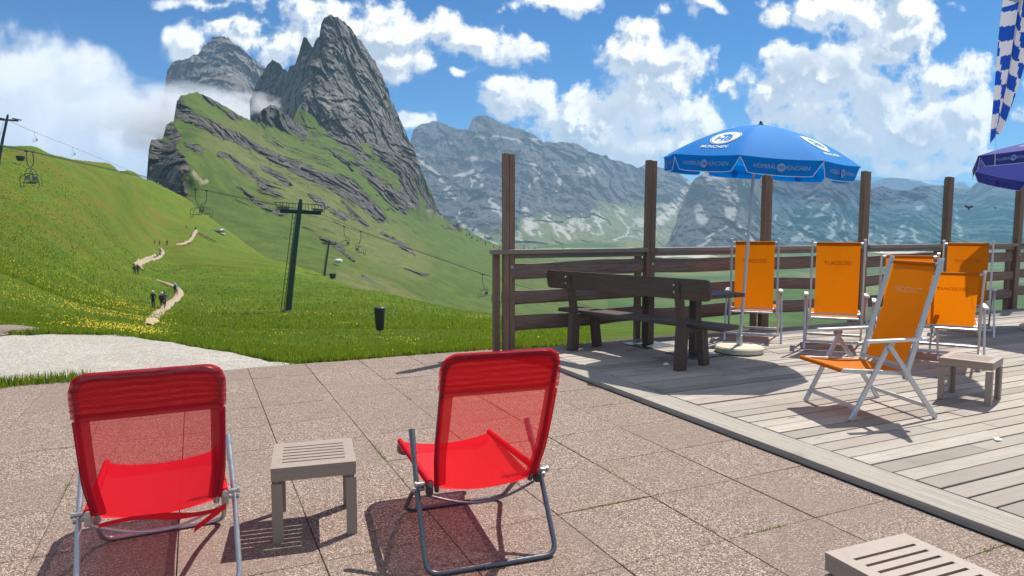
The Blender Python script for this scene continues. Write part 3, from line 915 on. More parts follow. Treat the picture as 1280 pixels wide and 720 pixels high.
S4 = [[(611, 246, 3), (620, 258, 6), (634, 276, 7)], [(655.7, 259, 3), (660, 272, 11), (660, 288, 9)], [(682, 267, 1.5), (695, 280, 4), (708, 297, 5)], [(711, 272, 1.2), (715, 289, 3.5)], [(722, 265, 1.2), (735, 287, 3)], [(739, 263, 1.2), (748, 284, 3)], [(724, 212, 4), (735, 220, 6), (743, 214, 5)], [(664, 204, 3), (671, 217, 4), (664, 233, 3)], [(570, 268, 1), (580, 283, 4), (600, 295, 5), (624, 306, 3)], [(516, 188, 2), (534, 206, 3), (553, 225, 4), (568, 249, 3)], [(600, 169, 1.5), (619, 173, 3), (671, 177, 2)], [(862, 230, 5), (851, 249, 7), (838, 267, 8), (822, 280, 7)], [(795, 277, 1), (792, 283, 1.5), (780, 292, 1.5), (770, 300, 2)], [(745, 262, 1), (752, 274, 2)], [(640, 296, 2), (650, 300, 3)], [(690, 205, 2), (700, 225, 3), (690, 240, 2)]]
SNOW4 = [[(584, 200, 2), (595, 198.5, 2.6)], [(568, 221, 1.2), (580, 219, 2.2), (590, 215, 2.4)], [(590, 227, 2), (597, 221, 2.8), (603, 216, 2)], [(604, 231, 2.2)] * 2, [(553, 173, 1.2), (562, 180, 1.4)], [(586, 222, 1), (590, 232, 1.6)]]
def attr4(px, py, P):
    q = fbm(P * .0016, 4)
    qx = px + fbm(P * .011, 5) * 9; qy = py + fbm(P * .011 + 9, 5) * 7
    d, s, w = polyd(qx, qy, [[(a, b, c * .75) for a, b, c in st_] for st_ in S4]); d2, _, _ = polyd(qx * .6 + px * .4, qy * .6 + py * .4, SNOW4)
    sc = sstep(1.8, .2, d) * .82
    streak = ridged(P * np.array([.012, .004, .0012]) + 3, 4)
    g = sstep(250, 285, py + 14 * q + 10 * (px > 740)) * sstep(600, 680, px)
    g = np.maximum(g, sstep(270, 300, py + 10 * q) * .8)
    sc = np.maximum(sc, .62 * sstep(.1, .7, streak) * sstep(.2, .7, g) * sstep(325, 290, py))
    sc = np.maximum(sc, .42 * sstep(.2, .8, ridged(P * np.array([.003, .002, .004]), 4)) * (1 - g))
    return dict(rock=1 - g, scree=np.maximum(sc, 1.2 * sstep(1.3, .6, d2)), dry=.7 * g)
def disp4(px, py, P, at):
    k = .35 + .65 * at['rock']
    return -(ridged(P * np.array([.0038, .0016, .0011]), 6) * .034 + ridged(P * np.array([.017, .006, .0042]) + 5, 5) * .010 - blocks(P * np.array([.005, .0025, .0022])) * .016 - blocks(P * np.array([.018, .007, .009])) * .005) * k
mountain('mountain_range', SIL4, BOT4, C4, 480, 960, 1.3, 190, M['far_rock'], attr4, disp4, 1.2, .25, seed=21)

# ---- far massif, right half and nearer
SIL5 = [(800, 335), (824, 322), (829, 308), (837, 301), (840, 288), (845, 281), (847, 266), (853, 258), (855, 246), (860, 240), (864, 230), (870, 222), (878, 216.5), (886, 212.5), (900, 211), (920, 212), (945, 214), (960, 216), (1000, 218), (1020, 217), (1060, 220), (1074, 225), (1090, 236), (1104, 232), (1114, 236), (1123, 238), (1135, 238), (1149, 233), (1163, 232), (1177, 231), (1195, 235), (1212, 236), (1220, 228), (1236, 225), (1250, 223), (1262, 221), (1275, 224), (1300, 226), (1340, 228), (1420, 240)]
BOT5 = [(800, 340), (1420, 335)]
C5 = [(850, 262, 3700), (830, 318, 3100), (870, 222, 3900), (900, 211, 4000), (900, 260, 3450), (895, 300, 3000), (930, 213, 3900), (925, 250, 3500), (940, 300, 3100), (1000, 218, 4300), (1000, 260, 3800), (1000, 310, 3100), (1030, 250, 3650), (1060, 220, 4300), (1060, 270, 3600), (1060, 315, 3100), (1104, 232, 4300), (1110, 280, 3600), (1140, 265, 3650), (1140, 310, 3100), (1177, 231, 4300), (1195, 280, 3600), (1250, 223, 3900), (1250, 290, 3200), (1340, 228, 3800), (1340, 320, 2900), (1420, 330, 2900), (840, 335, 2700)]
S5 = [[(1034, 252, 3), (1022, 267, 5), (1010, 284, 6), (994, 300, 7)], [(1038.6, 264, 3), (1041, 284, 5), (1036, 302, 7)], [(1050, 270, 2), (1057, 300, 4)], [(1062, 272, 2), (1067, 288, 3)], [(1010, 248, 2), (1018, 246, 3)], [(987, 283, 2), (999, 267, 4), (1015, 259, 3)], [(1095, 284, 2), (1106, 306, 4)], [(1130, 268, 2), (1134, 281, 4), (1120, 304, 4)], [(1141, 277, 2), (1144, 295, 5), (1149, 304, 5)], [(1144, 260, 2), (1156, 258, 3)], [(1197, 256, 2), (1199, 295, 4)], [(912, 277, 1.5), (894, 294, 2), (872, 309, 3)], [(919, 277, 1.5), (935, 294, 4), (945, 305, 4)], [(1005, 300, 5), (1040, 308, 7), (1075, 304, 5)], [(1080, 270, 2), (1088, 290, 4), (1080, 305, 3)], [(960, 285, 2), (972, 270, 3)]]
L5 = [[(880, 220, 8), (900, 225, 14), (915, 250, 14), (912, 272, 8)], [(870, 250, 6), (878, 275, 10)]]
def attr5(px, py, P):
    q = fbm(P * .002, 4)
    qx = px + fbm(P * .012, 5) * 9; qy = py + fbm(P * .012 + 9, 5) * 7
    d, s, w = polyd(qx, qy, [[(a, b, c * .75) for a, b, c in st_] for st_ in S5]); dl, _, _ = polyd(px, py, L5)
    sc = sstep(1.9, .2, d) * .85
    lay = ridged(P * np.array([.003, .003, .011]), 4)
    sc = np.maximum(sc, sstep(1.5, .3, dl) * (.50 + .40 * lay))
    sc = np.maximum(sc, .5 * sstep(.25, .75, ridged(P * np.array([.008, .003, .0015]) + 2, 4)) * sstep(255, 290, py + 20 * q) * sstep(960, 1000, px))
    g = sstep(300, 325, py + 20 * q) * .9
    return dict(rock=1 - g, scree=sc, dry=.5 * g)
def disp5(px, py, P, at):
    return -(ridged(P * np.array([.005, .002, .0013]) + 2, 6) * .026 + ridged(P * np.array([.019, .007, .0048]) + 5, 5) * .010 - blocks(P * np.array([.0055, .003, .0024])) * .017 - blocks(P * np.array([.02, .008, .01])) * .005)
mountain('mountain_range', SIL5, BOT5, C5, 800, 1420, 1.5, 150, M['far_rock'], attr5, disp5, 1.0, .25, seed=33)

# ---- farthest blue hills
SIL6 = [(1040, 245), (1070, 236), (1088, 229), (1100, 224), (1115, 221.5), (1130, 223), (1140, 226), (1150, 226), (1162, 230), (1176, 234), (1186, 235), (1197, 227), (1205, 228), (1212, 234), (1230, 240), (1290, 250)]
mountain('distant_hills', SIL6, [(1040, 262), (1290, 262)], [(1040, 250, 9000), (1115, 222, 9400), (1115, 260, 8400), (1200, 228, 9400), (1200, 260, 8500), (1290, 255, 9200)], 1040, 1290, 2, 30, M['far_rock'],
         lambda px, py, P: dict(rock=np.ones_like(px), scree=0 * px, dry=0 * px), lambda px, py, P, at: -ridged(P * .001, 4) * .03, .6, .2, seed=41)

# ---- valley floor seen through the railings
SIL7 = [(540, 312), (640, 312), (700, 305), (760, 302), (820, 308), (900, 312), (1400, 316)]
mountain('valley', SIL7, [(540, 430), (1400, 430)], [(540, 425, 520), (640, 420, 500), (640, 370, 900), (640, 314, 2300), (800, 425, 520), (800, 370, 1000), (800, 305, 2600), (1000, 425, 520), (1000, 360, 1100), (1000, 314, 2700), (1400, 425, 520), (1400, 360, 1100), (1400, 318, 2600)], 540, 1400, 3, 120, M['valley'],
         lambda px, py, P: dict(rock=.55 * sstep(.1, .5, fbm(P * .006, 4)), scree=.8 * sstep(.45, .8, ridged(P * np.array([.002, .0012, .003]), 4)) * sstep(375, 330, py), dry=sstep(-.1, .4, fbm(P * .004, 3))),
         lambda px, py, P, at: -(fbm(P * .003, 4) * .05), .8, .2, back=1.02, seed=51, smooth=True)
# ============================================================ wooden deck
mb = MB()
BW = .142; gap = .011
v = .0
rowi = 0
U0 = .262
while v < 8.6:
    u = U0 + .004
    first = True
    while u < 13:
        L = random.choice([2.0, 3.0, 4.0, 4.0]) * random.uniform(.85, 1.0)
        if first: L *= random.uniform(.4, 1); first = False
        u1 = min(u + L, 13.2)
        h = random.uniform(-.0035, .0035)
        c = UV((u + u1) / 2, v + BW / 2, DECKZ - .016 + h)
        mb.box(c, (u1 - u - .003, BW - gap + random.uniform(-.004, .003), .03), rot=Matrix.Rotation(ANG, 4, 'Z') @ Matrix.Rotation(random.uniform(-.006, .006), 4, 'X'), bev=.004)
        u = u1
    v += BW; rowi += 1
o = mb.build('deck', M['deck']); tag(o, kind='structure')
# object space of the deck boards follows the boards
def rebase(o, loc, rz):
    Mx = Matrix.Translation(Vector(loc)) @ Matrix.Rotation(rz, 4, 'Z')
    o.data.transform(Mx.inverted()); o.matrix_world = Mx
rebase(o, UV(0, 0, 0), ANG)
mb = MB()
v = -.02
for L in (2.6, 3.1, 2.9, 2.5):
    c = UV(U0 / 2, v + L / 2, DECKZ - .024 + random.uniform(-.002, .002))
    mb.box(c, (U0 - .006, L - .004, .046), rot=ANG + random.uniform(-.001, .001), bev=.004)
    v += L
o = mb.build('deck_edge_board', M['deck_edge']); tag(o, kind='structure'); rebase(o, UV(0, 0, 0), ANG)
# dark bearers the boards lie on
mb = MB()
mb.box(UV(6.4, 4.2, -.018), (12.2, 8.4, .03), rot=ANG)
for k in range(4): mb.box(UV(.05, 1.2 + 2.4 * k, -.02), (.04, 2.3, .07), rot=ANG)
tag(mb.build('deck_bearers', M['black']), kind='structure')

# ============================================================ fence round the terrace
VP = -.11
PSP = 2.04
def fence_local(u, v, z): return UV(u, v, z)
fz = empty('fence', UV(0, VP, 0), ANG, 'dark stained timber fence with tall posts, rough log rails and glass windbreak panes', 'fence')
FI = fz.matrix_basis.inverted()
def loc(u, dv, z): return (u, -dv, z)      # local: x along the fence, -y towards the camera
ptop = [2.36, 2.37, 2.355, 2.38, 2.36, 2.37, 2.36]
tilt = [(-.0, 0), (.012, 0), (.0, 0), (.006, 0), (.016, 0), (.03, 0), (.01, 0)]
NP = 7
for k in range(NP):
    mb = MB(); u = PSP * k; tx = tilt[k][0]
    # two squared timbers bolted side by side, a gap between them
    mb.beam(loc(u - .034 - tx, 0.0, -.35), loc(u - .034 + tx, 0, ptop[k]), .085, .06, up=(1, 0, 0), bev=.006)
    mb.beam(loc(u + .038 - tx, -.012, -.35), loc(u + .038 + tx, -.012, ptop[k] - .006), .10, .075, up=(1, 0, 0), bev=.006)
    mb.beam(loc(u + .0, -.05, -.3), loc(u + .0 + tx * .8, -.05, ptop[k] - .03), .05, .04, up=(1, 0, 0))
    p = mb.build('post', M['fence_wood'], fz)
    b = MB(); b.lathe([(.0, 0), (.021, .0), (.021, .006), (.012, .010), (.0, .011)], 10)
    bo = b.build('bolt', M['bolt'], p, True); bo.rotation_euler = (R(90), 0, 0); bo.location = loc(u + .035, .040, 1.02)
# outer short posts that carry the rails
for k in range(NP):
    mb = MB(); u = PSP * k - .13
    mb.box(loc(u, -.06, .43), (.075, .07, 1.56), bev=.006)
    mb.build('short_post', M['fence_wood'], fz)
def log_rail(u0, u1, z, h, th, dv, wob=.012, seed=0):
    """rough half-round rail, bark edges uneven"""
    mb = MB(); n = 26; seg = 10; vs = []
    for i in range(n + 1):
        u = u0 + (u1 - u0) * i / n
        for k in range(seg):
            a = 2 * math.pi * k / seg
            ca, sa = math.cos(a), math.sin(a)
            sq = lambda t: math.copysign(abs(t) ** .6, t)
            w = 1 + wob * 8 * float(vnoise(np.array([u * 2.2 + seed * 9.1, sa * 1.2, ca * 1.2 + seed])))
            zz = z + sq(sa) * h / 2 * w + .03 * float(vnoise(np.array([u * .7 + seed * 3.3, seed * 1.7, 0])))
            vs.append(loc(u, dv + sq(ca) * th / 2, zz))
    fs = []
    for i in range(n):
        for k in range(seg):
            k2 = (k + 1) % seg
            fs.append((i * seg + k, i * seg + k2, (i + 1) * seg + k2, (i + 1) * seg + k))
    fs.append(tuple(range(seg - 1, -1, -1))); fs.append(tuple(n * seg + k for k in range(seg)))
    mb.add(vs, fs)
    return mb
for k in range(NP - 1):
    u0, u1 = PSP * k, PSP * (k + 1)
    a, b = u0 + .09, u1 - .06
    mb = MB()
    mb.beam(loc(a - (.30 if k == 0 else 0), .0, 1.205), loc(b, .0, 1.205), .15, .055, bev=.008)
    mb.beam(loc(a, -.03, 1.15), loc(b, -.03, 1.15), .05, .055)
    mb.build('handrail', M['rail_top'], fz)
    for j, (z, h) in enumerate(((.985, .19), (.66, .17), (.335, .185))):
        log_rail(a - (.13 if k == 0 else .0), b + .02, z + random.uniform(-.012, .012), h, .13 if j else .07, -.05, seed=k * 3 + j).build('rail', M['rail_wood'], fz, True)
    if k >= 2:
        mb = MB(); mb.box(loc((u0 + u1) / 2 + .01, -.012, 1.775), (PSP - .20, .008, 1.04))
        gl = mb.build('glass_pane', M['glass'], fz)
# bird-of-prey decals on one pane
def bird(parent, u, z, s):
    pts = [(-1, .18), (-.75, .30), (-.45, .22), (-.15, .12), (0, .2), (.12, .12), (.4, .20), (.75, .32), (1, .12), (.9, -.02), (.55, -.08), (.25, -.12), (.16, -.22), (.2, -.5), (0, -.42), (-.16, -.5), (-.14, -.22), (-.3, -.14), (-.6, -.05), (-.92, .0)]
    mb = MB(); n = len(pts)
    fr = [loc(u + x * s, .0005 + .0, z + y * s) for x, y in pts]
    bk = [loc(u + x * s, -.001, z + y * s) for x, y in pts]
    fs = [tuple(range(n)), tuple(range(2 * n - 1, n - 1, -1))] + [(i, n + i, n + (i + 1) % n, (i + 1) % n) for i in range(n)]
    mb.add(fr + bk, fs)
    tag(mb.build('bird_decal', M['black'], parent), 'black silhouette of a bird of prey')
panes = [c for c in kids(fz) if c.name.startswith('glass_pane')]
bird(panes[2], PSP * 4 + .58, 1.86, .115)
bird(panes[2], PSP * 4 + 1.33, 1.86, .045)
# ============================================================ chair lift
def lift_tower(px, pybase, Y, pytop, lean, label, detail=True, arm_px=None, arm_py=None):
    b = on_meadow(px, Y)
    top = W(px + lean, pytop, Y)
    H = float(top[2] - b[2]); dx = float(top[0] - b[0])
    t = empty('lift_tower', b, 0, label, 'lift tower', 'chair lift towers')
    m = M['tower']
    mb = MB(); mb.tube([(0, 0, -.6), (dx * .5, 0, H * .5), (dx * .965, 0, H * .965)], [.30, .25, .20], 14); mb.build('mast', m, t, True)
    mb = MB(); mb.lathe([(.55, -.5), (.55, .12), (.45, .16), (.30, .20)], 14); mb.build('foundation', M['tower'], t, True)
    hx, hz = dx * .93, H * .90
    A = 1.75
    mb = MB(); mb.beam((hx - A, 0, hz - .02), (hx + A, .5, hz - .20), .28, .34, up=(0, 0, 1), bev=.02); mb.build('crossarm', m, t)
    mb = MB(); mb.tube([(dx * .95, 0, H * .95), (dx, 0, H)], [.17, .15], 10); mb.build('mast_head', m, t, True)
    for s in (-1, 1):
        cx, cy, cz = hx + s * (A - .25), .25 + s * .22, hz - .11 - s * .08
        mb = MB(); mb.beam((cx - .1, cy - 1.1, cz + .22), (cx + .1, cy + 1.1, cz + .22), .10, .14)
        for k in range(4): mb.lathe([(.0, -.03), (.19, -.03), (.19, .03), (.0, .03)], 12, (cx - .09 + .06 * k, cy - .9 + .6 * k, cz + .34))
        mb.build('sheave_battery', m, t)
        if detail:
            mb = MB()
            for yy_ in (-.55, .55):
                mb.tube([(hx + s * .3, yy_ + .2, hz + .62), (hx + s * (A + .25), yy_ + .2 + s * .2, hz + .62 - .12 * s)], .025, 6)
                for k in range(4):
                    q = hx + s * (.3 + (A - .05) * k / 3); mb.tube([(q, yy_ + .2, hz - .1), (q, yy_ + .2, hz + .62 - .04 * s * k)], .022, 5)
            mb.beam((hx + s * .25, .2, hz - .02), (hx + s * (A + .3), .2 + .2 * s, hz - .10 * s), 1.05, .05)
            mb.build('service_platform', m, t)
    mb = MB()
    o_ = Vector((-.42, -.1, 0))
    for dd in (-.16, .16):
        mb.tube([(o_.x + dd * .5, o_.y + dd, 0), (o_.x + dd * .5 + dx * .9, o_.y + dd, H * .88)], .03, 5)
    for k in range(int(H / .45)):
        z = .3 + k * .45; q = dx * z / H
        if z < H * .86: mb.tube([(o_.x - .08 + q, o_.y - .16, z), (o_.x + .08 + q, o_.y + .16, z)], .018, 4)
    mb.build('ladder', m, t)
    return t, b, H, dx
T1 = lift_tower(359, 390, 61, 249, 17, 'tall dark green chair lift tower with service platform standing in the near meadow')
T2 = lift_tower(405, 347, 190, 300, 7, 'small distant lift tower on the crest right of the tall one', True)
T3 = lift_tower(-3, 205, 135, 143, 13, 'lift tower at the left edge against the white mist', False)

def lift_chair(grip, rz, label, sc=1.0):
    # origin at the rope grip
    t = empty('lift_chair', tuple(map(float, grip)), rz, label, 'lift chair', 'chair lift seats on the rope', scale=sc)
    m = M['tower']
    mb = MB(); mb.box((0, 0, .0), (.10, .30, .12), bev=.02); mb.build('grip', M['cable'], t)
    mb = MB(); mb.tube(arc_path([(0, 0, 0), (0, .02, -.9), (0, -.12, -1.25), (0, -.30, -1.45)], .25, 5), .036, 8); mb.build('hanger', m, t, True)
    mb = MB()
    for s in (-1, 1):
        mb.tube(arc_path([(s * .50, -.30, -1.45), (s * .52, -.52, -1.75), (s * .55, -.50, -2.45), (s * .55, -.30, -2.64), (s * .55, .25, -2.58)], .2, 5), .024, 7)
    mb.tube([(-.50, -.30, -1.45), (.50, -.30, -1.45)], .03, 7)
    mb.build('seat_frame', m, t, True)
    mb = MB(); mb.box((0, -.03, -2.60), (1.06, .50, .05), bev=.015); mb.build('seat', M['black'], t)
    mb = MB(); mb.beam((0, -.50, -2.42), (0, -.54, -2.05), 1.06, .04, up=(0, 1, 0), bev=.012); mb.build('backrest', M['black'], t)
    mb = MB()
    for s in (-1, 1): mb.tube(arc_path([(s * .53, -.48, -1.85), (s * .53, .20, -1.95), (s * .53, .42, -2.25), (s * .3, .46, -2.95)], .2, 5), .024, 6)
    mb.tube([(-.42, .46, -2.95), (.42, .46, -2.95)], .024, 6); mb.build('safety_bar', m, t, True)
    return t
def rope_rz(px): return R(90) + math.atan((640 - px) / FPX) - R(18)
lift_chair(W(33, 189, 57), rope_rz(33), 'nearer of the two chair lift seats at the far left above the meadow')
lift_chair(W(41, 190, 60), rope_rz(41) + R(180), 'second chair lift seat at the far left, just right of its twin')
lift_chair(W(244, 237, 72), rope_rz(244), 'left one of the two lift seats hanging below the lower cliff')
lift_chair(W(258, 238, 76), rope_rz(258) + R(180), 'right one of the two lift seats hanging below the lower cliff')
lift_chair(W(430, 283, 92), rope_rz(430), 'lift seat just right of the tall lift tower')
lift_chair(W(451, 289, 84), rope_rz(451) + R(180), 'lift seat second to the right of the tall lift tower')
lift_chair(W(603, 343, 82), rope_rz(603), 'left one of the two lift seats beside the first fence post')
lift_chair(W(622, 349, 74), rope_rz(622) + R(180), 'lift seat closest to the first fence post')
lift_chair(W(43, 165, 200), rope_rz(43), 'tiny lift seat on the rope running out of the left tower')
lift_chair(W(91, 184, 230), rope_rz(91), 'tiny lift seat silhouetted above the left skyline')
def rope(pts, label, r=.022, sag=.004):
    P3 = []
    for a, b in zip(pts[:-1], pts[1:]):
        A = Vector(W(*a)); B = Vector(W(*b)); L = (A - B).length
        for k in range(12):
            t = k / 12; q = A.lerp(B, t); q.z -= 4 * sag * L * t * (1 - t) * .5; P3.append(q)
    P3.append(Vector(W(*pts[-1])))
    mb = MB(); mb.tube(P3, r, 6)
    tag(mb.build('lift_rope', M['cable'], None, True), label, 'lift rope')
rope([(14, 152, 136), (43, 165, 200), (91, 184, 230), (187, 223, 300)], 'thin lift rope running from the left tower over the skyline', .045, .002)
rope([(-60, 170, 50), (33, 188.5, 57), (110, 206, 62), (244, 236, 72), (358, 259, 61.5), (430, 282.5, 92), (603, 342.5, 82), (720, 378, 70)], 'left one of the paired lift ropes passing the tall tower', .024, .001)
rope([(-60, 169, 53), (41, 189.5, 60), (258, 237.5, 76), (398, 266, 62), (451, 288.5, 84), (622, 348.5, 74), (740, 384, 66)], 'right one of the paired lift ropes passing the tall tower', .024, .001)

# covered snow guns and a covered post
def covered_box(px, py, Y, h, w, label, pole=.35, name='snow_gun', cat='snow gun', top=1.0):
    b = ray_meadow(px, py) if Y is None else np.array(on_meadow(px, Y))
    t = empty(name, tuple(map(float, b)), 0, label, cat)
    mb = MB(); mb.tube([(0, 0, -.2), (0, 0, h * pole + .1)], h * .035, 8); mb.build('post', M['galv'], t, True)
    mb = MB()
    prof = [(.30, pole), (.36, pole + .06), (.44, .62), (.5, .86), (.5, .97), (.42, 1.0)]
    mb.lathe([(w * r, h * z) for r, z in prof], 12); mb.build('cover', M['black'], t, True)
covered_box(475, 420, None, 1.55 * .78, .62 * .74, 'dark grey covered box on a thin post standing alone in the meadow', .20, 'covered_post', 'covered post')
covered_box(26, 206, None, 1.9, 1.7, 'dark covered snow gun on a post beside the left tower', .45)
covered_box(416, 346, 186, 1.8, 1.9, 'dark covered snow gun at the foot of the small distant tower', .2)

# ============================================================ walkers
def body_mesh(walk=.0, arm=.12, seed=0):
    """one continuous figure, 1.75 m tall, facing +y"""
    V = []; E = []; Rr = []
    def v(p, r, parent=None):
        V.append(p); Rr.append(r); i = len(V) - 1
        if parent is not None: E.append((parent, i))
        return i
    pel = v((0, 0, .96), (.155, .11))
    w = v((0, .0, 1.08), (.14, .10), pel); ch = v((0, .01, 1.28), (.165, .115), w); up = v((0, 0, 1.42), (.13, .09), ch)
    nk = v((0, .01, 1.50), (.055, .055), up); hd = v((0, .03, 1.60), (.075, .09), nk); ht = v((0, .02, 1.72), (.06, .07), hd)
    nose = None
    for s in (-1, 1):
        f = walk * s
        hip = v((s * .095, 0, .90), (.095, .10), pel)
        kn = v((s * .10, .04 + f * .18 + .03 * abs(walk), .50), (.062, .066), hip)
        an = v((s * .10, f * .34 - .02, .09), (.042, .046), kn)
        ft = v((s * .11, f * .34 + .16, .035), (.042, .035), an)
        sh = v((s * .19, 0, 1.42), (.06, .062), up)
        el = v((s * (.24 + arm * .3), -.04 - f * .1, 1.14), (.044, .044), sh)
        wr = v((s * (.25 + arm * .5), .06 - f * .22, .90), (.032, .034), el)
        ha = v((s * (.25 + arm * .5), .10 - f * .24, .80), (.036, .022), wr)
    me = bpy.data.meshes.new('person'); me.from_pydata(V, E, [])
    o = bpy.data.objects.new('person', me); COL.objects.link(o)
    md = o.modifiers.new('skin', 'SKIN'); md.use_smooth_shade = True
    for i, r in enumerate(Rr): me.skin_vertices[0].data[i].radius = r
    me.skin_vertices[0].data[0].use_root = True
    sb = o.modifiers.new('sub', 'SUBSURF'); sb.levels = 1; sb.render_levels = 1
    dg = bpy.context.evaluated_depsgraph_get()
    out = bpy.data.meshes.new_from_object(o.evaluated_get(dg))
    bpy.data.objects.remove(o); bpy.data.meshes.remove(me)
    return out
BODY = [body_mesh(0), body_mesh(.7), body_mesh(-.7)]
def person(px, py, Y, rz, label, shirt, trousers, pack=None, hat=None, variant=1, short=False, sc=1.0, group='hikers on the mountain path'):
    if Y is None: b = ray_meadow(px, py)
    else: b = on_meadow(px, Y)
    me = BODY[variant].copy()
    mats = [M['cl_' + shirt], M['cl_' + trousers], M['skin'], M['cl_brown']]
    me.materials.clear()
    for m in mats: me.materials.append(m)
    for p in me.polygons:
        c = p.center
        if c.z > 1.49: k = 2
        elif c.z > .99 or (abs(c.x) > .17 and c.z > 1.02): k = 0
        elif abs(c.x) > .20 and c.z > .70: k = 2
        elif c.z < .10: k = 3
        elif short and c.z < .52: k = 2
        else: k = 1
        p.material_index = k
    o = link_mesh('person', me)
    o.location = (float(b[0]), float(b[1]), float(b[2]) + .02 * sc); o.rotation_euler = (0, 0, rz); o.scale = (sc,) * 3
    tag(o, label, 'person', group)
    if pack:
        mb = MB(); mb.box((0, -.19, 1.24), (.30, .17, .46), bev=.05); mb.build('backpack', M['cl_' + pack], o)
    if hat:
        mb = MB(); mb.lathe([(.14, -.01), (.14, .005), (.095, .01), (.085, .08), (.04, .105)], 14, (0, .03, 1.67)); mb.build('hat', M['cl_' + hat], o, True)
    else:
        mb = MB(); mb.lathe([(.088, -.10), (.098, -.02), (.085, .05), (.03, .085)], 12, (0, .005, 1.66)); mb.build('hair', M['cl_brown'], o, True)
    return o
person(220, 371, None, R(10), 'hiker in pale blue shirt and dark backpack at the bend of the footpath', 'blue', 'brown', 'navy', 'white', 1, True, 1.0)
person(192, 386, None, R(170), 'hiker in dark clothes and pale hat standing left of the pair on the footpath', 'black', 'black', None, 'white', 0, False, 1.0)
person(203, 388, None, R(-15), 'left hiker of the pair walking up the near footpath, black clothes and pale hat', 'black', 'black', 'black', 'white', 1, True)
person(206.5, 386, None, R(-12), 'right hiker of the pair walking up the near footpath, bare legs', 'grey', 'grey', 'navy', None, 2, True)
person(168.5, 344.5, None, R(20), 'left one of two dark figures at the left loop of the path', 'black', 'black', 'black', None, 1)
person(172.5, 344, None, R(10), 'right one of two dark figures at the left loop of the path', 'black', 'navy', None, None, 0)
person(197, 323, None, R(-30), 'hiker in white top at the upper path loop, left of the pair', 'white', 'black', 'navy', 'white', 1)
person(200.5, 322.5, None, R(-20), 'hiker with blue pack at the upper path loop, right of the pair', 'blue', 'black', 'navy', None, 2)
person(193.5, 307, None, R(60), 'distant hiker in red, leftmost of three on the open slope', 'red', 'brown', None, None, 1)
person(199.5, 307.5, None, R(60), 'distant hiker in dark clothes, middle of three on the open slope', 'grey', 'black', None, None, 0)
person(209, 307.5, None, R(30), 'distant dark hiker, rightmost of three on the open slope', 'black', 'navy', 'black', None, 2, False, 1.1)
person(239, 300, None, R(0), 'distant hiker in brownish red on the upper path', 'red', 'brown', 'brown', None, 1)
person(244.5, 290, None, R(0), 'dark hiker at the top end of the upper path', 'black', 'black', 'black', None, 0, False, 1.2)
person(233, 286, None, R(0), 'tiny dark figure left of the top end of the path', 'black', 'black', None, None, 0, False, .8)
person(198, 232, None, R(40), 'tiny pale figure at the foot of the lower cliff', 'white', 'grey', None, None, 1)

# ============================================================ hut and boulders on the slope
b = ray_meadow(271, 291)
t = empty('hut', tuple(map(float, b)), R(-8), 'tiny mountain hut with pale roof on the green slope', 'hut')
k = b[1] / 850.0
mb = MB(); mb.box((0, 0, 1.0 * k * 1.0), (14 * k, 4.0, 3.0 * k)); mb.build('wall', M['hut_wall'], t)
mb = MB(); mb.beam((0, -1.4, 3.1 * k), (0, 1.4, 4.6 * k), 15.5 * k, .15, up=(0, -.5, 1)); mb.beam((0, 1.4, 4.6 * k), (0, 3.2, 3.6 * k), 15.5 * k, .15, up=(0, .5, 1))
mb.box((0, -1.45, 3.4 * k), (15.5 * k, .12, 2.6 * k)); mb.build('roof', M['roof_white'], t)
def boulder(p, w, h, label, mat='boulder'):
    bm = bmesh.new(); bmesh.ops.create_icosphere(bm, subdivisions=3, radius=1)
    P = np.array([v.co[:] for v in bm.verts]); s = 1 + .35 * fbm(P * 1.4 + p[0], 4)
    for v, k in zip(bm.verts, s): v.co = Vector((v.co.x * w * k, v.co.y * w * .8 * k, v.co.z * h * k))
    me = bpy.data.meshes.new('boulder'); bm.to_mesh(me); bm.free(); me.materials.append(M[mat])
    o = link_mesh('boulder', me); o.location = tuple(map(float, p)); tag(o, label, 'boulder')
boulder(ray_meadow(343, 325), .95, .42, 'pale boulder lying just left of the tall lift tower')
boulder(W(423, 326, 330), 2.1, 1.0, 'long pale boulder on the far slope right of the small tower')
boulder(W(279, 292.5, 297), .8, .5, 'small pale stone lying right of the hut')
boulder(ray_meadow(300, 283, 8, 460), .6, .4, 'tiny pale stone on the slope above right of the hut')

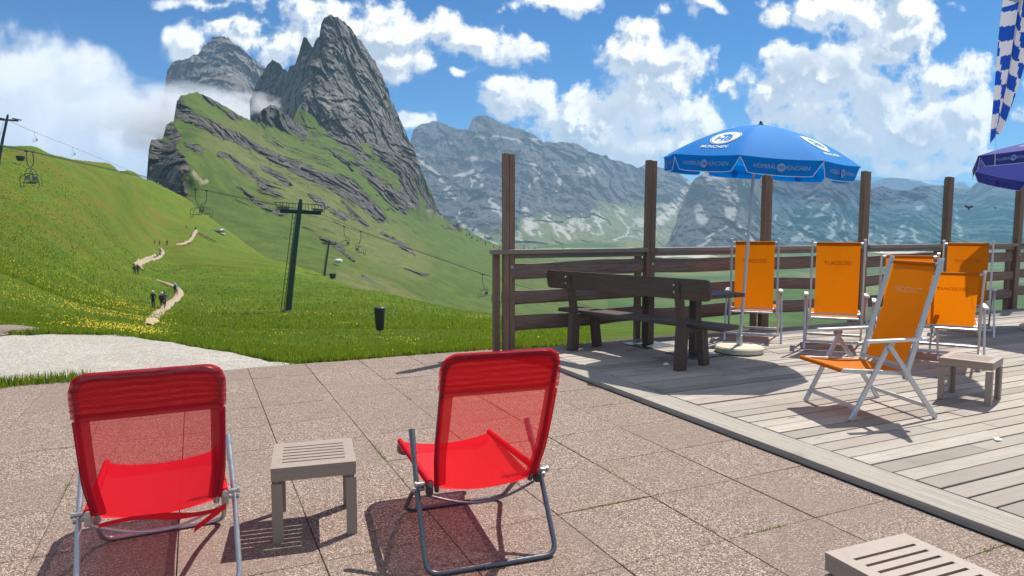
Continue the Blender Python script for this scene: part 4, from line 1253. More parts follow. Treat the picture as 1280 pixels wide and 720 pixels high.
# ============================================================ conifers on the valley scree
random.seed(5)
def conifer_mesh(seed):
    rr = random.Random(seed); mb = MB()
    mb.tube([(0, 0, -.5), (0, 0, 6.5)], [.14, .05], 6)
    for k in range(9):
        z = .8 + k * .72; r = (1.9 - k * .19) * rr.uniform(.8, 1.15)
        n = 9; vs = [(0, 0, z + 1.1)]; 
        for q in range(n):
            a = 2 * math.pi * q / n + k; q_ = r * rr.uniform(.55, 1.2)
            vs.append((q_ * math.cos(a), q_ * math.sin(a), z - .35 * rr.random()))
        mb.add(vs, [(0, 1 + q, 1 + (q + 1) % n) for q in range(n)])
    me = bpy.data.meshes.new('conifer'); me.from_pydata(mb.v, [], mb.f); me.materials.append(M['conifer']); return me
CM = [conifer_mesh(i) for i in range(3)]
for i, (px, py, Y, s) in enumerate([(577, 291, 1030, 1.1), (583, 294, 1020, .8), (587, 293, 1030, 1.0), (590, 297, 1010, .9), (597, 300, 1000, .8), (601, 299, 1010, .7), (607, 304, 990, .9), (612, 303, 1000, .7), (617, 308, 990, .8), (624, 309, 990, .7), (655, 311, 1080, 1.3), (661, 312, 1080, 1.0), (668, 312, 1060, 1.1), (690, 315, 1060, 1.0), (703, 313, 1090, 1.2)]):
    o = link_mesh('conifer', CM[i % 3]); o.location = tuple(map(float, W(px, py + 2, Y))); o.scale = (s * .8, s * .8, s); o.rotation_euler = (0, 0, i * 1.3)
    tag(o, 'small dark conifer standing on the far valley slope below the crags', 'conifer', 'conifers on the far valley slope')
# rock tooth beside the scree
def crag(px, py, Y, w, h, label):
    bm = bmesh.new(); bmesh.ops.create_cone(bm, segments=24, radius1=w, radius2=w * .25, depth=h, cap_ends=True)
    bmesh.ops.subdivide_edges(bm, edges=bm.edges[:], cuts=3, use_grid_fill=True)
    P = np.array([v.co[:] for v in bm.verts]); s = 1 + .5 * ridged(P * .12 + px, 4) * .6
    for v, k in zip(bm.verts, s): v.co = Vector((v.co.x * k, v.co.y * k, v.co.z * (.8 + .3 * k)))
    me = bpy.data.meshes.new('crag'); bm.to_mesh(me); bm.free(); me.materials.append(M['peak'])
    for nm, val in (('rock', 1.0), ('scree', 0.0), ('dry', 0.0)):
        a = me.attributes.new(nm, 'FLOAT', 'POINT'); a.data.foreach_set('value', [val] * len(me.vertices))
    o = link_mesh('crag', me); p = W(px, py, Y); o.location = tuple(map(float, p)); tag(o, label, 'crag')
crag(571.5, 287, 1035, 7, 16, 'grey rock tooth beside the pale scree chute')

# ============================================================ grass edge, buttercups, moss in the joints
def blades(name, pts, hmin, hmax, mat, wid=.006, lean=.35):
    n = len(pts)
    h = rng.uniform(hmin, hmax, n); a = rng.uniform(0, 2 * math.pi, n); l = rng.uniform(.05, lean, n) * h; b = rng.uniform(0, 2 * math.pi, n)
    w = wid * rng.uniform(.6, 1.4, n) * np.maximum(1, np.asarray(pts)[:, 1] / 14)
    dx, dy = np.cos(a) * w, np.sin(a) * w; ex, ey = np.cos(b) * l, np.sin(b) * l
    P = np.asarray(pts); V = np.zeros((n, 5, 3))
    V[:, 0] = P + np.stack([-dx, -dy, 0 * dx - .01], -1); V[:, 1] = P + np.stack([dx, dy, 0 * dx - .01], -1)
    V[:, 2] = P + np.stack([dx * .8 + ex * .35, dy * .8 + ey * .35, h * .6], -1); V[:, 3] = P + np.stack([-dx * .8 + ex * .35, -dy * .8 + ey * .35, h * .6], -1)
    V[:, 4] = P + np.stack([ex, ey, h], -1)
    me = bpy.data.meshes.new(name)
    base = np.arange(n)[:, None] * 5
    quads = base + np.array([0, 1, 2, 3]); tris = base + np.array([3, 2, 4])
    loops = np.concatenate([quads, tris], 1).reshape(-1)
    me.vertices.add(n * 5); me.vertices.foreach_set('co', V.reshape(-1).astype(np.float32))
    me.loops.add(len(loops)); me.loops.foreach_set('vertex_index', loops.astype(np.int32))
    me.polygons.add(2 * n); st_ = (np.arange(n)[:, None] * 7 + np.array([0, 4])).reshape(-1); me.polygons.foreach_set('loop_start', st_.astype(np.int32))
    me.materials.append(mat); me.update(calc_edges=True)
    at = me.attributes.new('tone', 'FLOAT', 'FACE'); at.data.foreach_set('value', np.repeat(rng.uniform(0, 1, n), 2).astype(np.float32))
    me.validate()
    return tag(link_mesh(name, me), kind='stuff')
def meadow_points(n, dmin, dmax, amin=-.82, amax=.12):
    a = rng.uniform(amin, amax, n); y0_ = lip_dist(a); d = dmin + (dmax - dmin) * rng.uniform(0, 1, n) ** 1.6
    Y = y0_ + d; z = CAMZ + mead_s(a, Y) * Y; f = sstep(0, 1, (Y - y0_ + .02) / 1.2); z = z * f + (1 - f) * np.minimum(z, -.012)
    P = np.stack([a * Y, Y, z], -1)
    P[:, 2] += (fbm(P * .035, 3) * .22 * (Y / 60) + fbm(P * .3, 4) * .0022 * Y) * sstep(0, 14, d)
    return P
def mesh_ground(P):
    """height of the finished meadow sheet under points already placed by bearing and distance"""
    return P
pts = np.concatenate([meadow_points(60000, .0, 9), meadow_points(60000, 5, 45)], 0)
blades('grass', pts, .03, .10, M['blade'], .006)
blades('grass', meadow_points(60000, 28, 170), .10, .26, M['blade'], .007)
# tufts along the slabs' far edge and in joints
tp = []
for _ in range(46):
    u = random.choice([random.uniform(-6.3, -4.4), random.uniform(-6.3, -4.4), random.uniform(-6.5, -2)]); v_ = -.41 + random.uniform(-.12, .02)
    for k in range(int(random.uniform(30, 110)) if u < -4.2 else 12):
        q = UV(u + random.gauss(0, .10), v_ + random.gauss(0, .05), 0); tp.append(q)
blades('grass', np.array(tp), .03, .12, M['blade'], .004)
tp = []
jl = []
for i in range(-12, 2):
    for j in range(0, 14):
        if random.random() < .12: jl.append(('u', -1.16 + S * i, -.39 + S * j))
        if random.random() < .16: jl.append(('v', -1.16 + S * i, -.39 + S * j))
for kind, u, v_ in jl:
    L = random.uniform(.06, .35); s0 = random.uniform(0, S - L)
    for k in range(int(L * 420)):
        d = s0 + random.uniform(0, L); e = random.gauss(0, .008)
        q = UV(u + e, v_ + d, 0) if kind == 'u' else UV(u + d, v_ + e, 0)
        tp.append(q)
for _ in range(26):
    v_ = random.uniform(0, 6.6); L = random.uniform(.04, .22)
    for k in range(int(L * 500)): tp.append(UV(-.02 + random.gauss(0, .012), v_ + random.uniform(0, L), -.01))
tp = [p for p in tp if not (-.012 < (Vector((p[0], p[1])) - O).dot(UF))]
blades('grass', np.array(tp), -.002, .012, M['blade'], .0025, .9)

# buttercups: small yellow heads where the drifts are
def flowers(n, P, keep, size):
    P = P[keep]; n = len(P)
    Yd = P[:, 1]; r = size * rng.uniform(.6, 1.3, n) * np.clip(Yd / 16, .8, 3.2)
    hgt = rng.uniform(.06, .16, n)
    V = np.zeros((n, 5, 3)); ang_ = rng.uniform(0, 6.28, n)
    for k in range(4):
        a = ang_ + k * math.pi / 2
        V[:, k] = P + np.stack([np.cos(a) * r, np.sin(a) * r, hgt + r * .15 * (1 if k % 2 else -1)], -1)
    V[:, 4] = P + np.stack([0 * r, 0 * r, hgt + r * .75], -1)
    base = np.arange(n)[:, None] * 5
    loops = (base + np.array([0, 1, 4, 1, 2, 4, 2, 3, 4, 3, 0, 4])).reshape(-1)
    me = bpy.data.meshes.new('flowers'); me.vertices.add(n * 5); me.vertices.foreach_set('co', V.reshape(-1).astype(np.float32))
    me.loops.add(len(loops)); me.loops.foreach_set('vertex_index', loops.astype(np.int32)); me.polygons.add(4 * n)
    me.polygons.foreach_set('loop_start', (np.arange(4 * n) * 3).astype(np.int32)); me.materials.append(M['flower']); me.update(calc_edges=True)
    at = me.attributes.new('tone', 'FLOAT', 'FACE'); at.data.foreach_set('value', np.repeat(rng.uniform(0, 1, n), 4).astype(np.float32)); me.validate()
    tag(link_mesh('flowers', me), kind='stuff')
a_ = rng.uniform(-.80, .06, 90000); y0_ = lip_dist(a_); Yq = y0_ * np.exp(rng.uniform(0, 1, 90000) * np.log(90 / y0_))
zq = CAMZ + mead_s(a_, Yq) * Yq; Pq = np.stack([a_ * Yq, Yq, zq], -1)
Pq[:, 2] += (fbm(Pq * .035, 3) * .22 * (Yq / 60) + fbm(Pq * .3, 4) * .0022 * Yq) * sstep(0, 14, Yq - y0_)
# look the drift up on the meadow grid
ia = np.clip(np.searchsorted(acol, a_), 0, len(acol) - 1)
tt = np.log(Yq / y0[ia]) / np.log(ymax[ia] / y0[ia]); it = np.clip((tt * 339).astype(int), 0, 339)
fv = fl[it, ia] * sstep(-.2, .4, fbm(Pq * .25, 3)) + .004
flowers(0, Pq, rng.uniform(0, 1, len(fv)) < fv * .34, .0125)

boulder(Vector(G(-4, 415, 0)), .5, .09, 'low mound of bare brown earth at the left end of the gravel', 'earth')
# ============================================================ bench and table
def bench():
    # local: x along the bench, +y the way a sitter looks, origin midway between the legs
    A = Vector(G(849, 463, DECKZ)); B = Vector(G(715, 438, DECKZ))
    d = (A - B); ang = math.atan2(d.y, d.x)
    c = (A + B) / 2
    t = empty('bench', (c.x, c.y, DECKZ), ang, 'long dark brown wooden bench with one-board backrest, seen from behind', 'bench')
    h = d.length / 2
    # sitter looks away from the camera (+y local)
    mb = MB(); mb.box((.02, .27, .445), (h * 2 + .78, .30, .045), bev=.012); mb.build('seat', M['bench_wood'], t)
    mb = MB()
    n = 18; L = h * 2 + .74; vs = []
    # backrest board with rounded ends
    prof = []
    for sx in (1, -1):
        for (cz, a0) in ((1, 0), (-1, 0)):
            pass
    r = .05; W2, H2 = L / 2, .105
    ring = []
    for cx, cz, a0 in ((W2 - r, H2 - r, 0), (-W2 + r, H2 - r, 90), (-W2 + r, -H2 + r, 180), (W2 - r, -H2 + r, 270)):
        for k in range(5):
            a = R(a0 + 90 * k / 4); ring.append((cx + r * math.cos(a), cz + r * math.sin(a)))
    m = len(ring)
    f = [(x + .0, -.045 - .016 + .12 * 0, .83 + z) for x, z in ring]; b = [(x, -.045 + .018, .83 + z) for x, z in ring]
    vs = [(x, y - .10 * (z - .83), z) for x, y, z in f] + [(x, y - .10 * (z - .83), z) for x, y, z in b]
    mb.add(vs, [tuple(range(m)), tuple(range(2 * m - 1, m - 1, -1))] + [(i, m + i, m + (i + 1) % m, (i + 1) % m) for i in range(m)])
    mb.build('backrest', M['bench_wood'], t)
    for s in (-1, 1):
        x = s * h
        mb = MB()   # rear leg: a shaped plank running up behind the backrest
        mb.beam((x, .01, 0), (x, .035, .44), .075, .13, up=(0, 1, 0), bev=.006)
        mb.beam((x, .035, .42), (x, -.055, .90), .07, .075, up=(0, 1, 0), bev=.006)
        mb.build('leg', M['bench_wood'], t)
        mb = MB(); mb.beam((x, .43, 0), (x, .37, .42), .07, .11, up=(0, 1, 0), bev=.006); mb.build('leg', M['bench_wood'], t)
        mb = MB(); mb.box((x, .22, .395), (.06, .40, .05), bev=.004); mb.build('seat_bearer', M['bench_wood'], t)
        b = MB(); b.lathe([(0, 0), (.012, 0), (.012, .006), (0, .008)], 8)
        for dz in (.80, .87):
            o = b.build('bolt', M['bolt'], t, True); o.rotation_euler = (R(90), 0, 0); o.location = (x, -.065 - .08 * (dz - .8) - .045, dz)
    return t, ang
bt, BANG = bench()
A = Vector(G(868, 443, DECKZ)); B = Vector(G(810, 431, DECKZ)); c = (A + B) / 2
ang = math.atan2((A - B).y, (A - B).x)
t = empty('pedestal_table', (c.x, c.y, DECKZ), ang, 'narrow dark wooden table on two square posts with flat steel feet, behind the bench', 'table')
h = (A - B).length / 2
mb = MB()
for k in range(4): mb.box((0, -.24 + .16 * k, .70), (1.62, .155, .045), bev=.01)
mb.build('tabletop', M['bench_wood'], t)
for s in (-1, 1):
    mb = MB(); mb.box((s * h, 0, .345), (.10, .10, .66), bev=.006); mb.build('leg', M['bench_wood'], t)
    mb = MB(); mb.box((s * h, 0, .006), (.46, .46, .012), bev=.003); mb.build('base_plate', M['steel_dark'], t)
    mb = MB(); mb.box((s * h, 0, .66), (.08, .56, .045), bev=.004); mb.build('top_bearer', M['bench_wood'], t)

# ============================================================ slatted side tables (plastic)
def stool(loc, rz, label, sc=1.0):
    t = empty('side_table', loc, rz, label, 'side table', 'taupe slatted side tables', scale=sc)
    S_, H = .385, .36
    h = S_ / 2
    # top with five long slots
    mb = MB()
    sl = .29; nsl = 6; pitch = .046; wd = .0135
    ys = [(-(nsl - 1) / 2 + k) * pitch for k in range(nsl)]
    edges = [-h]
    for y in ys: edges += [y - wd / 2, y + wd / 2]
    edges.append(h)
    for a, b in zip(edges[0::2], edges[1::2]):
        mb.box((0, (a + b) / 2, H - .010), (sl, b - a, .020), tone=.5)
    for s in (-1, 1): mb.box((s * (h + sl / 2) / 2, 0, H - .010), (h - sl / 2, S_, .020), tone=.5)
    mb.build('top', M['taupe'], t)
    mb = MB()
    for s in (-1, 1):
        mb.box((0, s * (h - .007), H - .042), (S_ - .002, .014, .043), bev=.002, tone=.5)
        mb.box((s * (h - .007), 0, H - .042), (.014, S_ - .030, .043), bev=.002, tone=.5)
    mb.build('apron', M['taupe'], t)
    for sx in (-1, 1):
        for sy in (-1, 1):
            mb = MB()
            a = .024
            mb.box((sx * (h - .0245), sy * (h - .009), (H - .076) / 2), (.049, .016, H - .076), bev=.002, tone=.5)
            mb.box((sx * (h - .009), sy * (h - .033), (H - .076) / 2), (.016, .032, H - .076), bev=.002, tone=.5)
            mb.build('leg', M['taupe'], t)
    return t
def gmean(*pts):
    s = sum((Vector(p) for p in pts), Vector((0, 0, 0))); return s / len(pts)
c = gmean(G(352.4, 677.8), G(448.9, 667.6), G(433.3, 632), G(342, 640))
stool((c.x, c.y, 0), R(16.5), 'taupe plastic side table with slotted top between the two red loungers')
stool((1.318, 2.13, 0), R(22.4), 'taupe slotted side table cut off by the bottom edge of the picture')
a = Vector(G(1173, 498, DECKZ)); b = Vector(G(1238, 508, DECKZ)); dd = (b - a).normalized(); nn = Vector((-dd.y, dd.x, 0))
c = (a + b) / 2 + nn * .165
stool((c.x, c.y, DECKZ), math.atan2(dd.y, dd.x), 'brown slatted side table standing on the wooden deck by the orange chairs', .98)

# ============================================================ red mesh loungers
def strip(prof, w, nx=9, sag=0.0, taper=None):
    """cloth surface: profile points (y, z) swept across x"""
    P = np.zeros((len(prof), nx, 3))
    for i, (y, z) in enumerate(prof):
        ww = w if taper is None else w * taper[i]
        for k in range(nx):
            s = -1 + 2 * k / (nx - 1)
            P[i, k] = (ww * s, y, z - sag * (1 - s * s) * (1 if i < len(prof) - 1 else .3))
    return P
def smooth_prof(pts, n=30):
    pts = np.array(pts, float)
    d = np.r_[0, np.cumsum(np.hypot(*np.diff(pts, axis=0).T))]
    t = np.linspace(0, d[-1], n)
    q = np.stack([np.interp(t, d, pts[:, 0]), np.interp(t, d, pts[:, 1])], -1)
    for _ in range(3): q[1:-1] = (q[:-2] + 2 * q[1:-1] + q[2:]) / 4
    return q
def red_lounger(loc, rz, label, frame, top, strap, wx=1.0):
    t = empty('lounger', loc, rz, label, 'lounger', 'red mesh loungers')
    t.scale = (wx, 1, 1)
    ty, tz = top
    WX = .315; r = .0125
    dk = frame is M['galv']
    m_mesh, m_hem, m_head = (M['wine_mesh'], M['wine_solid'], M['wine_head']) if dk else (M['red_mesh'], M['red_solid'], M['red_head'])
    by, bz = .13, .345          # where back meets seat
    # rear U frame
    mb = MB()
    pr = arc_path([(-WX + .01, .36, .525), (-WX, .20, .31), (-WX, 0, .014), (WX, 0, .014), (WX, .20, .31), (WX - .01, .36, .525)], .06, 6)
    mb.tube(pr, r, 10)
    mb.tube([(-.05, 0, .014), (.05, 0, .014)], r + .0025, 10)
    rear = mb.build('rear_frame', frame, t, True)
    for s in (-1, 1):
        g = MB(); g.tube([(s * (WX - .007), .30, .44), (s * (WX - .0105), .366, .534)], r + .003, 10)
        g.build('arm_sleeve', frame, rear, True)
    mb = MB()
    F = WX - .03
    mb.tube(arc_path([(-F, .16, .35), (-F, .46, .20), (-F, .70, .014), (F, .70, .014), (F, .46, .20), (F, .16, .35)], .07, 6), r, 10)
    mb.build('front_frame', frame, t, True)
    # seat tube with the turned down nose
    mb = MB(); Sx = WX - .045
    mb.tube(arc_path([(-Sx, .10, .36), (-Sx, .90, .315), (-Sx, .955, .23), (Sx, .955, .23), (Sx, .90, .315), (Sx, .10, .36)], .05, 6), r, 10)
    mb.build('seat_frame', frame, t, True)
    # back tube
    Bx = .258
    dirb = Vector((0, ty - by, tz - bz)).normalized()
    lo = Vector((0, by, bz)) - dirb * .03
    mb = MB()
    mid = Vector((0, by + (ty - by) * .30 - .012, bz + (tz - bz) * .30))
    mb.tube(arc_path([(-Bx + .025, lo.y, lo.z), (-Bx + .0, mid.y, mid.z), (-Bx, ty, tz), (Bx, ty, tz), (Bx, mid.y, mid.z), (Bx - .025, lo.y, lo.z)], .085, 7), r, 10)
    mb.build('back_frame', frame, t, True)
    # sagging brace bar
    mb = MB()
    pts = [(-F + .01 + (2 * F - .02) * k / 20, .19 - .03 * math.sin(math.pi * k / 20), .285 - .055 * math.sin(math.pi * k / 20)) for k in range(21)]
    mb.tube(pts, .006, 8)
    mb.build('brace', frame, t, True)
    for s in (-1, 1):
        for (y, z) in ((.20, .31), (.155, .35)):
            b = MB(); b.tube([(s * (WX - .036), y, z), (s * (WX + .017), y, z)], .010, 8)
            b.tube([(s * (WX + .012), y, z), (s * (WX + .02), y, z)], .014, 8)
            b.build('pivot_bolt', M['bolt'], t, True)
        b = MB(); b.box((s * (WX - .045), .14, .335), (.03, .045, .06), bev=.006); b.build('hinge', M['black'] if frame is M['steel_dark'] else M['bolt'], t)
    # cloth: back, seat, side hems, headrest
    L = (Vector((0, ty, tz)) - Vector((0, by, bz))).length
    def bp(k, off=0.0):
        """point on the back line, k = 0 bottom .. 1 top, slightly curved; off is outwards (behind)"""
        y = by + (ty - by) * k; z = bz + (tz - bz) * k
        bow = -.018 * math.sin(math.pi * min(1, k))
        nrm = Vector((0, -dirb.z, dirb.y))
        q = Vector((0, y, z)) + nrm * (off - bow * 0) + Vector((0, bow, 0))
        return (q.y, q.z)
    # rear skin of the back and of the seat
    prof = [bp(k / 24) for k in range(25)]
    P = strip(prof, Bx - .004, 11, 0, [(.93 + .07 * sstep(0, .3, k / 24)) for k in range(25)])
    for i in range(25):
        for k in range(11):
            s = -1 + .2 * k
            P[i, k, 1] += -.022 * (1 - s * s) * math.sin(math.pi * min(1, .15 + i / 24))
            P[i, k, 2] -= .034 * (1 - s * s) * max(0, 1 - i / 8)
    grid_mesh('back_sling', P, m_mesh, parent=t)
    sp_ = smooth_prof([(by - .005, bz - .002), (.16, .325), (.26, .312), (.45, .315), (.65, .322), (.82, .330), (.905, .325), (.945, .28), (.955, .245)], 30)
    P = strip(sp_, Sx - .002, 11, .034)
    grid_mesh('seat_sling', P, M['red_seat'], parent=t)
    for s in (-1, 1):
        # hem: the mesh folded round the side tube
        mb = MB(); n = 22; vs = []; fs = []
        for i in range(n + 1):
            k = .02 + .72 * i / n
            y, z = bp(k, .0155)
            wd = .054
            x1 = s * (Bx + .010) * (.94 + .06 * float(sstep(0, .3, k))); x0 = x1 - s * wd
            vs += [(x1, y + .016, z), (x1 + s * .004, y, z), (x1 - s * .02, y - .004, z), (x0, y + .004, z)]
        for i in range(n):
            for k in range(3): fs.append((i * 4 + k, i * 4 + k + 1, i * 4 + 5 + k, i * 4 + 4 + k))
        mb.add(vs, fs); mb.build('side_hem', m_hem, t, True)
        mb = MB()
        mb.tube([(s * (Sx), .12, .362), (s * Sx, .5, .342), (s * Sx, .89, .321)], .0165, 10); mb.build('seat_hem', M['red_seat'], t, True)
    # headrest: a sleeve over the top bar, front and rear skins
    mb = MB(); rr = .018; prof2 = []
    for k in range(9): prof2.append((1.0 - .26 * (1 - k / 8), 'r'))
    vs = []; fs = []
    nx = 45; ring = []
    ks = [.755, .80, .86, .92, .97]
    front = [bp(k, -.014) for k in ks]; backp = [bp(k, .0155) for k in ks]
    topc = bp(1.0)
    capp = []
    nrm = Vector((0, -dirb.z, dirb.y))
    for a in np.linspace(0, math.pi, 7):
        q = Vector((0, topc[0], topc[1])) + nrm * (.0155 * math.cos(a)) + dirb * (.0165 * math.sin(a))
        capp.append((q.y, q.z))
    loop = backp + capp + front[::-1]
    m = len(loop)
    Pm = np.zeros((m, nx, 3))
    for i, (y, z) in enumerate(loop):
        kk = (Vector((0, y, z)) - Vector((0, by, bz))).dot(dirb) / L
        for j in range(nx):
            s = -1 + 2 * j / (nx - 1)
            wv = Bx + .017
            drop = max(0, (kk - .88)) / .15
            rc = .075
            x = s * wv
            # round the upper corners
            over = max(0.0, abs(x) - (wv - rc))
            dz = (rc - math.sqrt(max(0, rc * rc - over * over))) if over > 0 else 0
            f = min(1, max(0, (kk - .80) / .2))
            q = Vector((x, y, z)) - dirb * dz * f
            Pm[i, j] = q
    hd = grid_mesh('headrest', Pm, m_head, parent=t)
    mb = MB()
    for (off,) in ((.024,),):
        y0_, z0_ = bp(.745, off); y1_, z1_ = bp(.80, off)
        mb.add([(-Bx + .0, y0_, z0_), (Bx, y0_, z0_), (Bx, y1_, z1_), (-Bx, y1_, z1_)], [(0, 1, 2, 3)])
    mb.build('headrest_seam', m_hem, hd)
    if strap:
        mb = MB()
        n = 24; vs = []; fs = []
        for i in range(n + 1):
            s = i / n; x = -Bx + .03 + (2 * Bx - .02) * s
            z = .318 - .010 * math.sin(math.pi * s) + .012 * math.sin(5 * s); w = .016 + .014 * math.exp(-((s - .55) / .14) ** 2)
            y = .085 + .01 * math.sin(7 * s)
            vs += [(x, y, z + w / 2), (x, y - .004, z - w / 2)]
        for i in range(n): fs.append((2 * i, 2 * i + 2, 2 * i + 3, 2 * i + 1))
        vs2 = [(Bx + .012, .07, .335), (Bx + .012, .066, .312), (Bx - .125, .045, .240), (Bx - .118, .045, .268)]
        mb.add(vs, fs); mb.add(vs2, [(0, 1, 2, 3)])
        mb.build('tie_strap', M['strap_red'], t, True)
    return t
red_lounger((-.078, 2.83, .0), R(19), 'bright red mesh lounger on dark steel tubes, right of the small table', M['steel_dark'], (-.135, .955), False, .93)
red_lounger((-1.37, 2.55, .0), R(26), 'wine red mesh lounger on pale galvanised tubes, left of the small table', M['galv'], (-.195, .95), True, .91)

# ============================================================ orange canvas deck chairs
def text_mesh(s, size, font_scale=(1, 1)):
    cu = bpy.data.curves.new('lettering', 'FONT'); cu.body = s; cu.size = size; cu.align_x = 'CENTER'; cu.align_y = 'CENTER'
    cu.resolution_u = 3; cu.extrude = 0; cu.offset = size * .012
    o = bpy.data.objects.new('lettering', cu); COL.objects.link(o)
    dg = bpy.context.evaluated_depsgraph_get()
    me = bpy.data.meshes.new_from_object(o.evaluated_get(dg))
    bpy.data.objects.remove(o); bpy.data.curves.remove(cu)
    me.materials.clear()
    return me
def deck_chair(loc, rz, label, back_deg, sc=1.0, front_text=True):
    t = empty('deck_chair', loc, rz, label, 'deck chair', 'orange canvas deck chairs', scale=sc)
    fm = M['alu']; w = .295
    piv = Vector((0, -.13, .335)); Lb = .85
    e = R(back_deg)
    bd = Vector((0, -math.sin(e), math.cos(e)))
    top = piv + bd * Lb
    for s in (-1, 1):
        x = s * w
        mb = MB(); mb.beam((x, .335, 0), (x, .045, .565), .022, .034, up=(0, 1, 0), bev=.004); mb.build('leg', fm, t)
        mb = MB(); mb.beam((x + s * .024, -.345, 0), (x + s * .024, .07, .565), .022, .034, up=(0, 1, 0), bev=.004); mb.build('leg', fm, t)
        mb = MB(); mb.box((x + s * .012, .055, .572), (.05, .055, .028), bev=.006); mb.build('hinge', M['bolt'], t)
        ary = (piv + bd * ((.60 - piv.z) / bd.z)).y
        rear = max(ary - .03, -.42)
        mb = MB(); mb.beam((x + s * .015, .235, .592), (x + s * .015, rear, .600), .048, .024, bev=.009); mb.build('armrest', M['arm_white'], t)
        mb = MB(); mb.beam(piv + Vector((s * (w - .03), 0, 0)) - bd * .05, top + Vector((s * (w - .03), 0, 0)) + bd * .03, .022, .036, up=(0, 1, 0), bev=.004)
        up = mb.build('back_upright', fm, t)
        mb = MB(); q = top + Vector((s * (w - .03), 0, 0)) + bd * .03; mb.tube([q, q + bd * .018], .017, 8); mb.build('end_cap', M['arm_white'], up, True)
        mb = MB(); mb.beam((s * (w - .028), .40, .372), (s * (w - .028), -.15, .335), .022, .032, bev=.004); mb.build('seat_rail', fm, t)
    for (y, z, nm) in ((.335 - .29 * .16, .565 * .16, 'cross_bar'), (-.345 + .415 * .16, .565 * .16, 'cross_bar')):
        mb = MB(); mb.beam((-w, y, z), (w, y, z), .022, .030, bev=.004); mb.build(nm, fm, t)
    mb = MB(); mb.tube([(-w + .02, -.12, .335), (w - .02, -.12, .335)], .012, 8); mb.build('seat_bar', fm, t, True)
    mb = MB(); mb.tube([(-w + .02, .40, .372), (w - .02, .40, .372)], .013, 8)
    mb.build('seat_bar', fm, t, True)
    for q in (top, piv + bd * .05):
        mb = MB(); mb.tube([(-w + .02, q.y, q.z), (w - .02, q.y, q.z)], .012, 8); mb.build('cloth_bar', fm, t, True)
    cw = .222
    P = np.zeros((22, 9, 3))
    for i in range(22):
        k = i / 21; q = piv + bd * (.045 + (Lb - .045) * k)
        for j in range(9):
            s = -1 + j / 4
            P[i, j] = (cw * s, q.y - .016 * (1 - s * s) * math.sin(math.pi * k) - .010 * math.sin(math.pi * k), q.z)
    bc = grid_mesh('back_cloth', P, M['orange'], parent=t)
    # sleeve over the top bar
    mb = MB(); q = top
    mb.tube([(-cw, q.y, q.z), (cw, q.y, q.z)], .0165, 10); mb.build('cloth_sleeve', M['orange'], t, True)
    P = np.zeros((16, 9, 3))
    for i in range(16):
        k = i / 15
        for j in range(9):
            s = -1 + j / 4
            P[i, j] = (cw * s * 1.22, -.11 + .505 * k, .338 + .036 * k - (.010 + .016 * (1 - s * s)) * math.sin(math.pi * k) ** .8 + .016)
    grid_mesh('seat_cloth', P, M['orange'], parent=t)
    mb = MB(); mb.tube([(-cw * 1.2, .40, .374), (cw * 1.2, .40, .374)], .0175, 10); mb.build('cloth_sleeve', M['orange'], t, True)
    # printed lettering across the upper back
    def put(me, off, mat, mirror, k):
        me = me.copy() if False else me
        q = piv + bd * (Lb * k)
        nx = Vector((1, 0, 0)) * (-1 if not mirror else 1)
        # facing the sitter's side (+y)
        ny = bd
        for v in me.vertices:
            a = nx * v.co.x + ny * v.co.y
            s = max(-1, min(1, a.x / cw)); kk = k + v.co.y / Lb
            bow = -.016 * (1 - s * s) * math.sin(math.pi * kk) - .010 * math.sin(math.pi * kk)
            v.co = q + a + Vector((0, bow + off, 0))
        me.materials.append(mat)
        return me
    if front_text:
        tm = put(text_mesh('SECEDA.IT', .060), .0035, M['orange_text'], False, .74)
        link_mesh('printed_lettering', tm, bc)
    else:
        tm = put(text_mesh('SECEDA.IT', .060), -.0035, M['orange_dark'], False, .74)
        link_mesh('printed_lettering', tm, bc)
    return t
# front one, side on
f = gmean(G(1058.7, 525.7, DECKZ), G(1164, 522.5, DECKZ), G(1009.8, 501.7, DECKZ), G(1100, 497, DECKZ))
fr = gmean(G(1058.7, 525.7, DECKZ), G(1009.8, 501.7, DECKZ)); re = gmean(G(1164, 522.5, DECKZ), G(1100, 497, DECKZ)); d = fr - re
deck_chair((f.x, f.y, DECKZ), math.atan2(d.y, d.x) - R(90), 'orange deck chair nearest the camera, turned side-on to the left', 16)
deck_chair((3.16, 8.85, DECKZ), R(-20), 'orange deck chair seen from behind, right beside the white parasol pole', 4, 1.06, False)
deck_chair((3.93, 8.22, DECKZ), R(-23), 'orange deck chair seen from behind, between the parasol pole and the side-on chair', 4, 1.06, False)
deck_chair((4.50, 7.75, DECKZ), R(-27), 'orange deck chair mostly hidden behind the side-on orange chair', 22, 1.0, False)
deck_chair((4.86, 7.5, DECKZ), R(-32), 'orange deck chair tilted far back behind the small table on the deck', 42, 1.0, False)
deck_chair((6.22, 9.30, DECKZ), R(-32), 'orange deck chair farthest right, standing close to the fence', 6, 1.04, False)

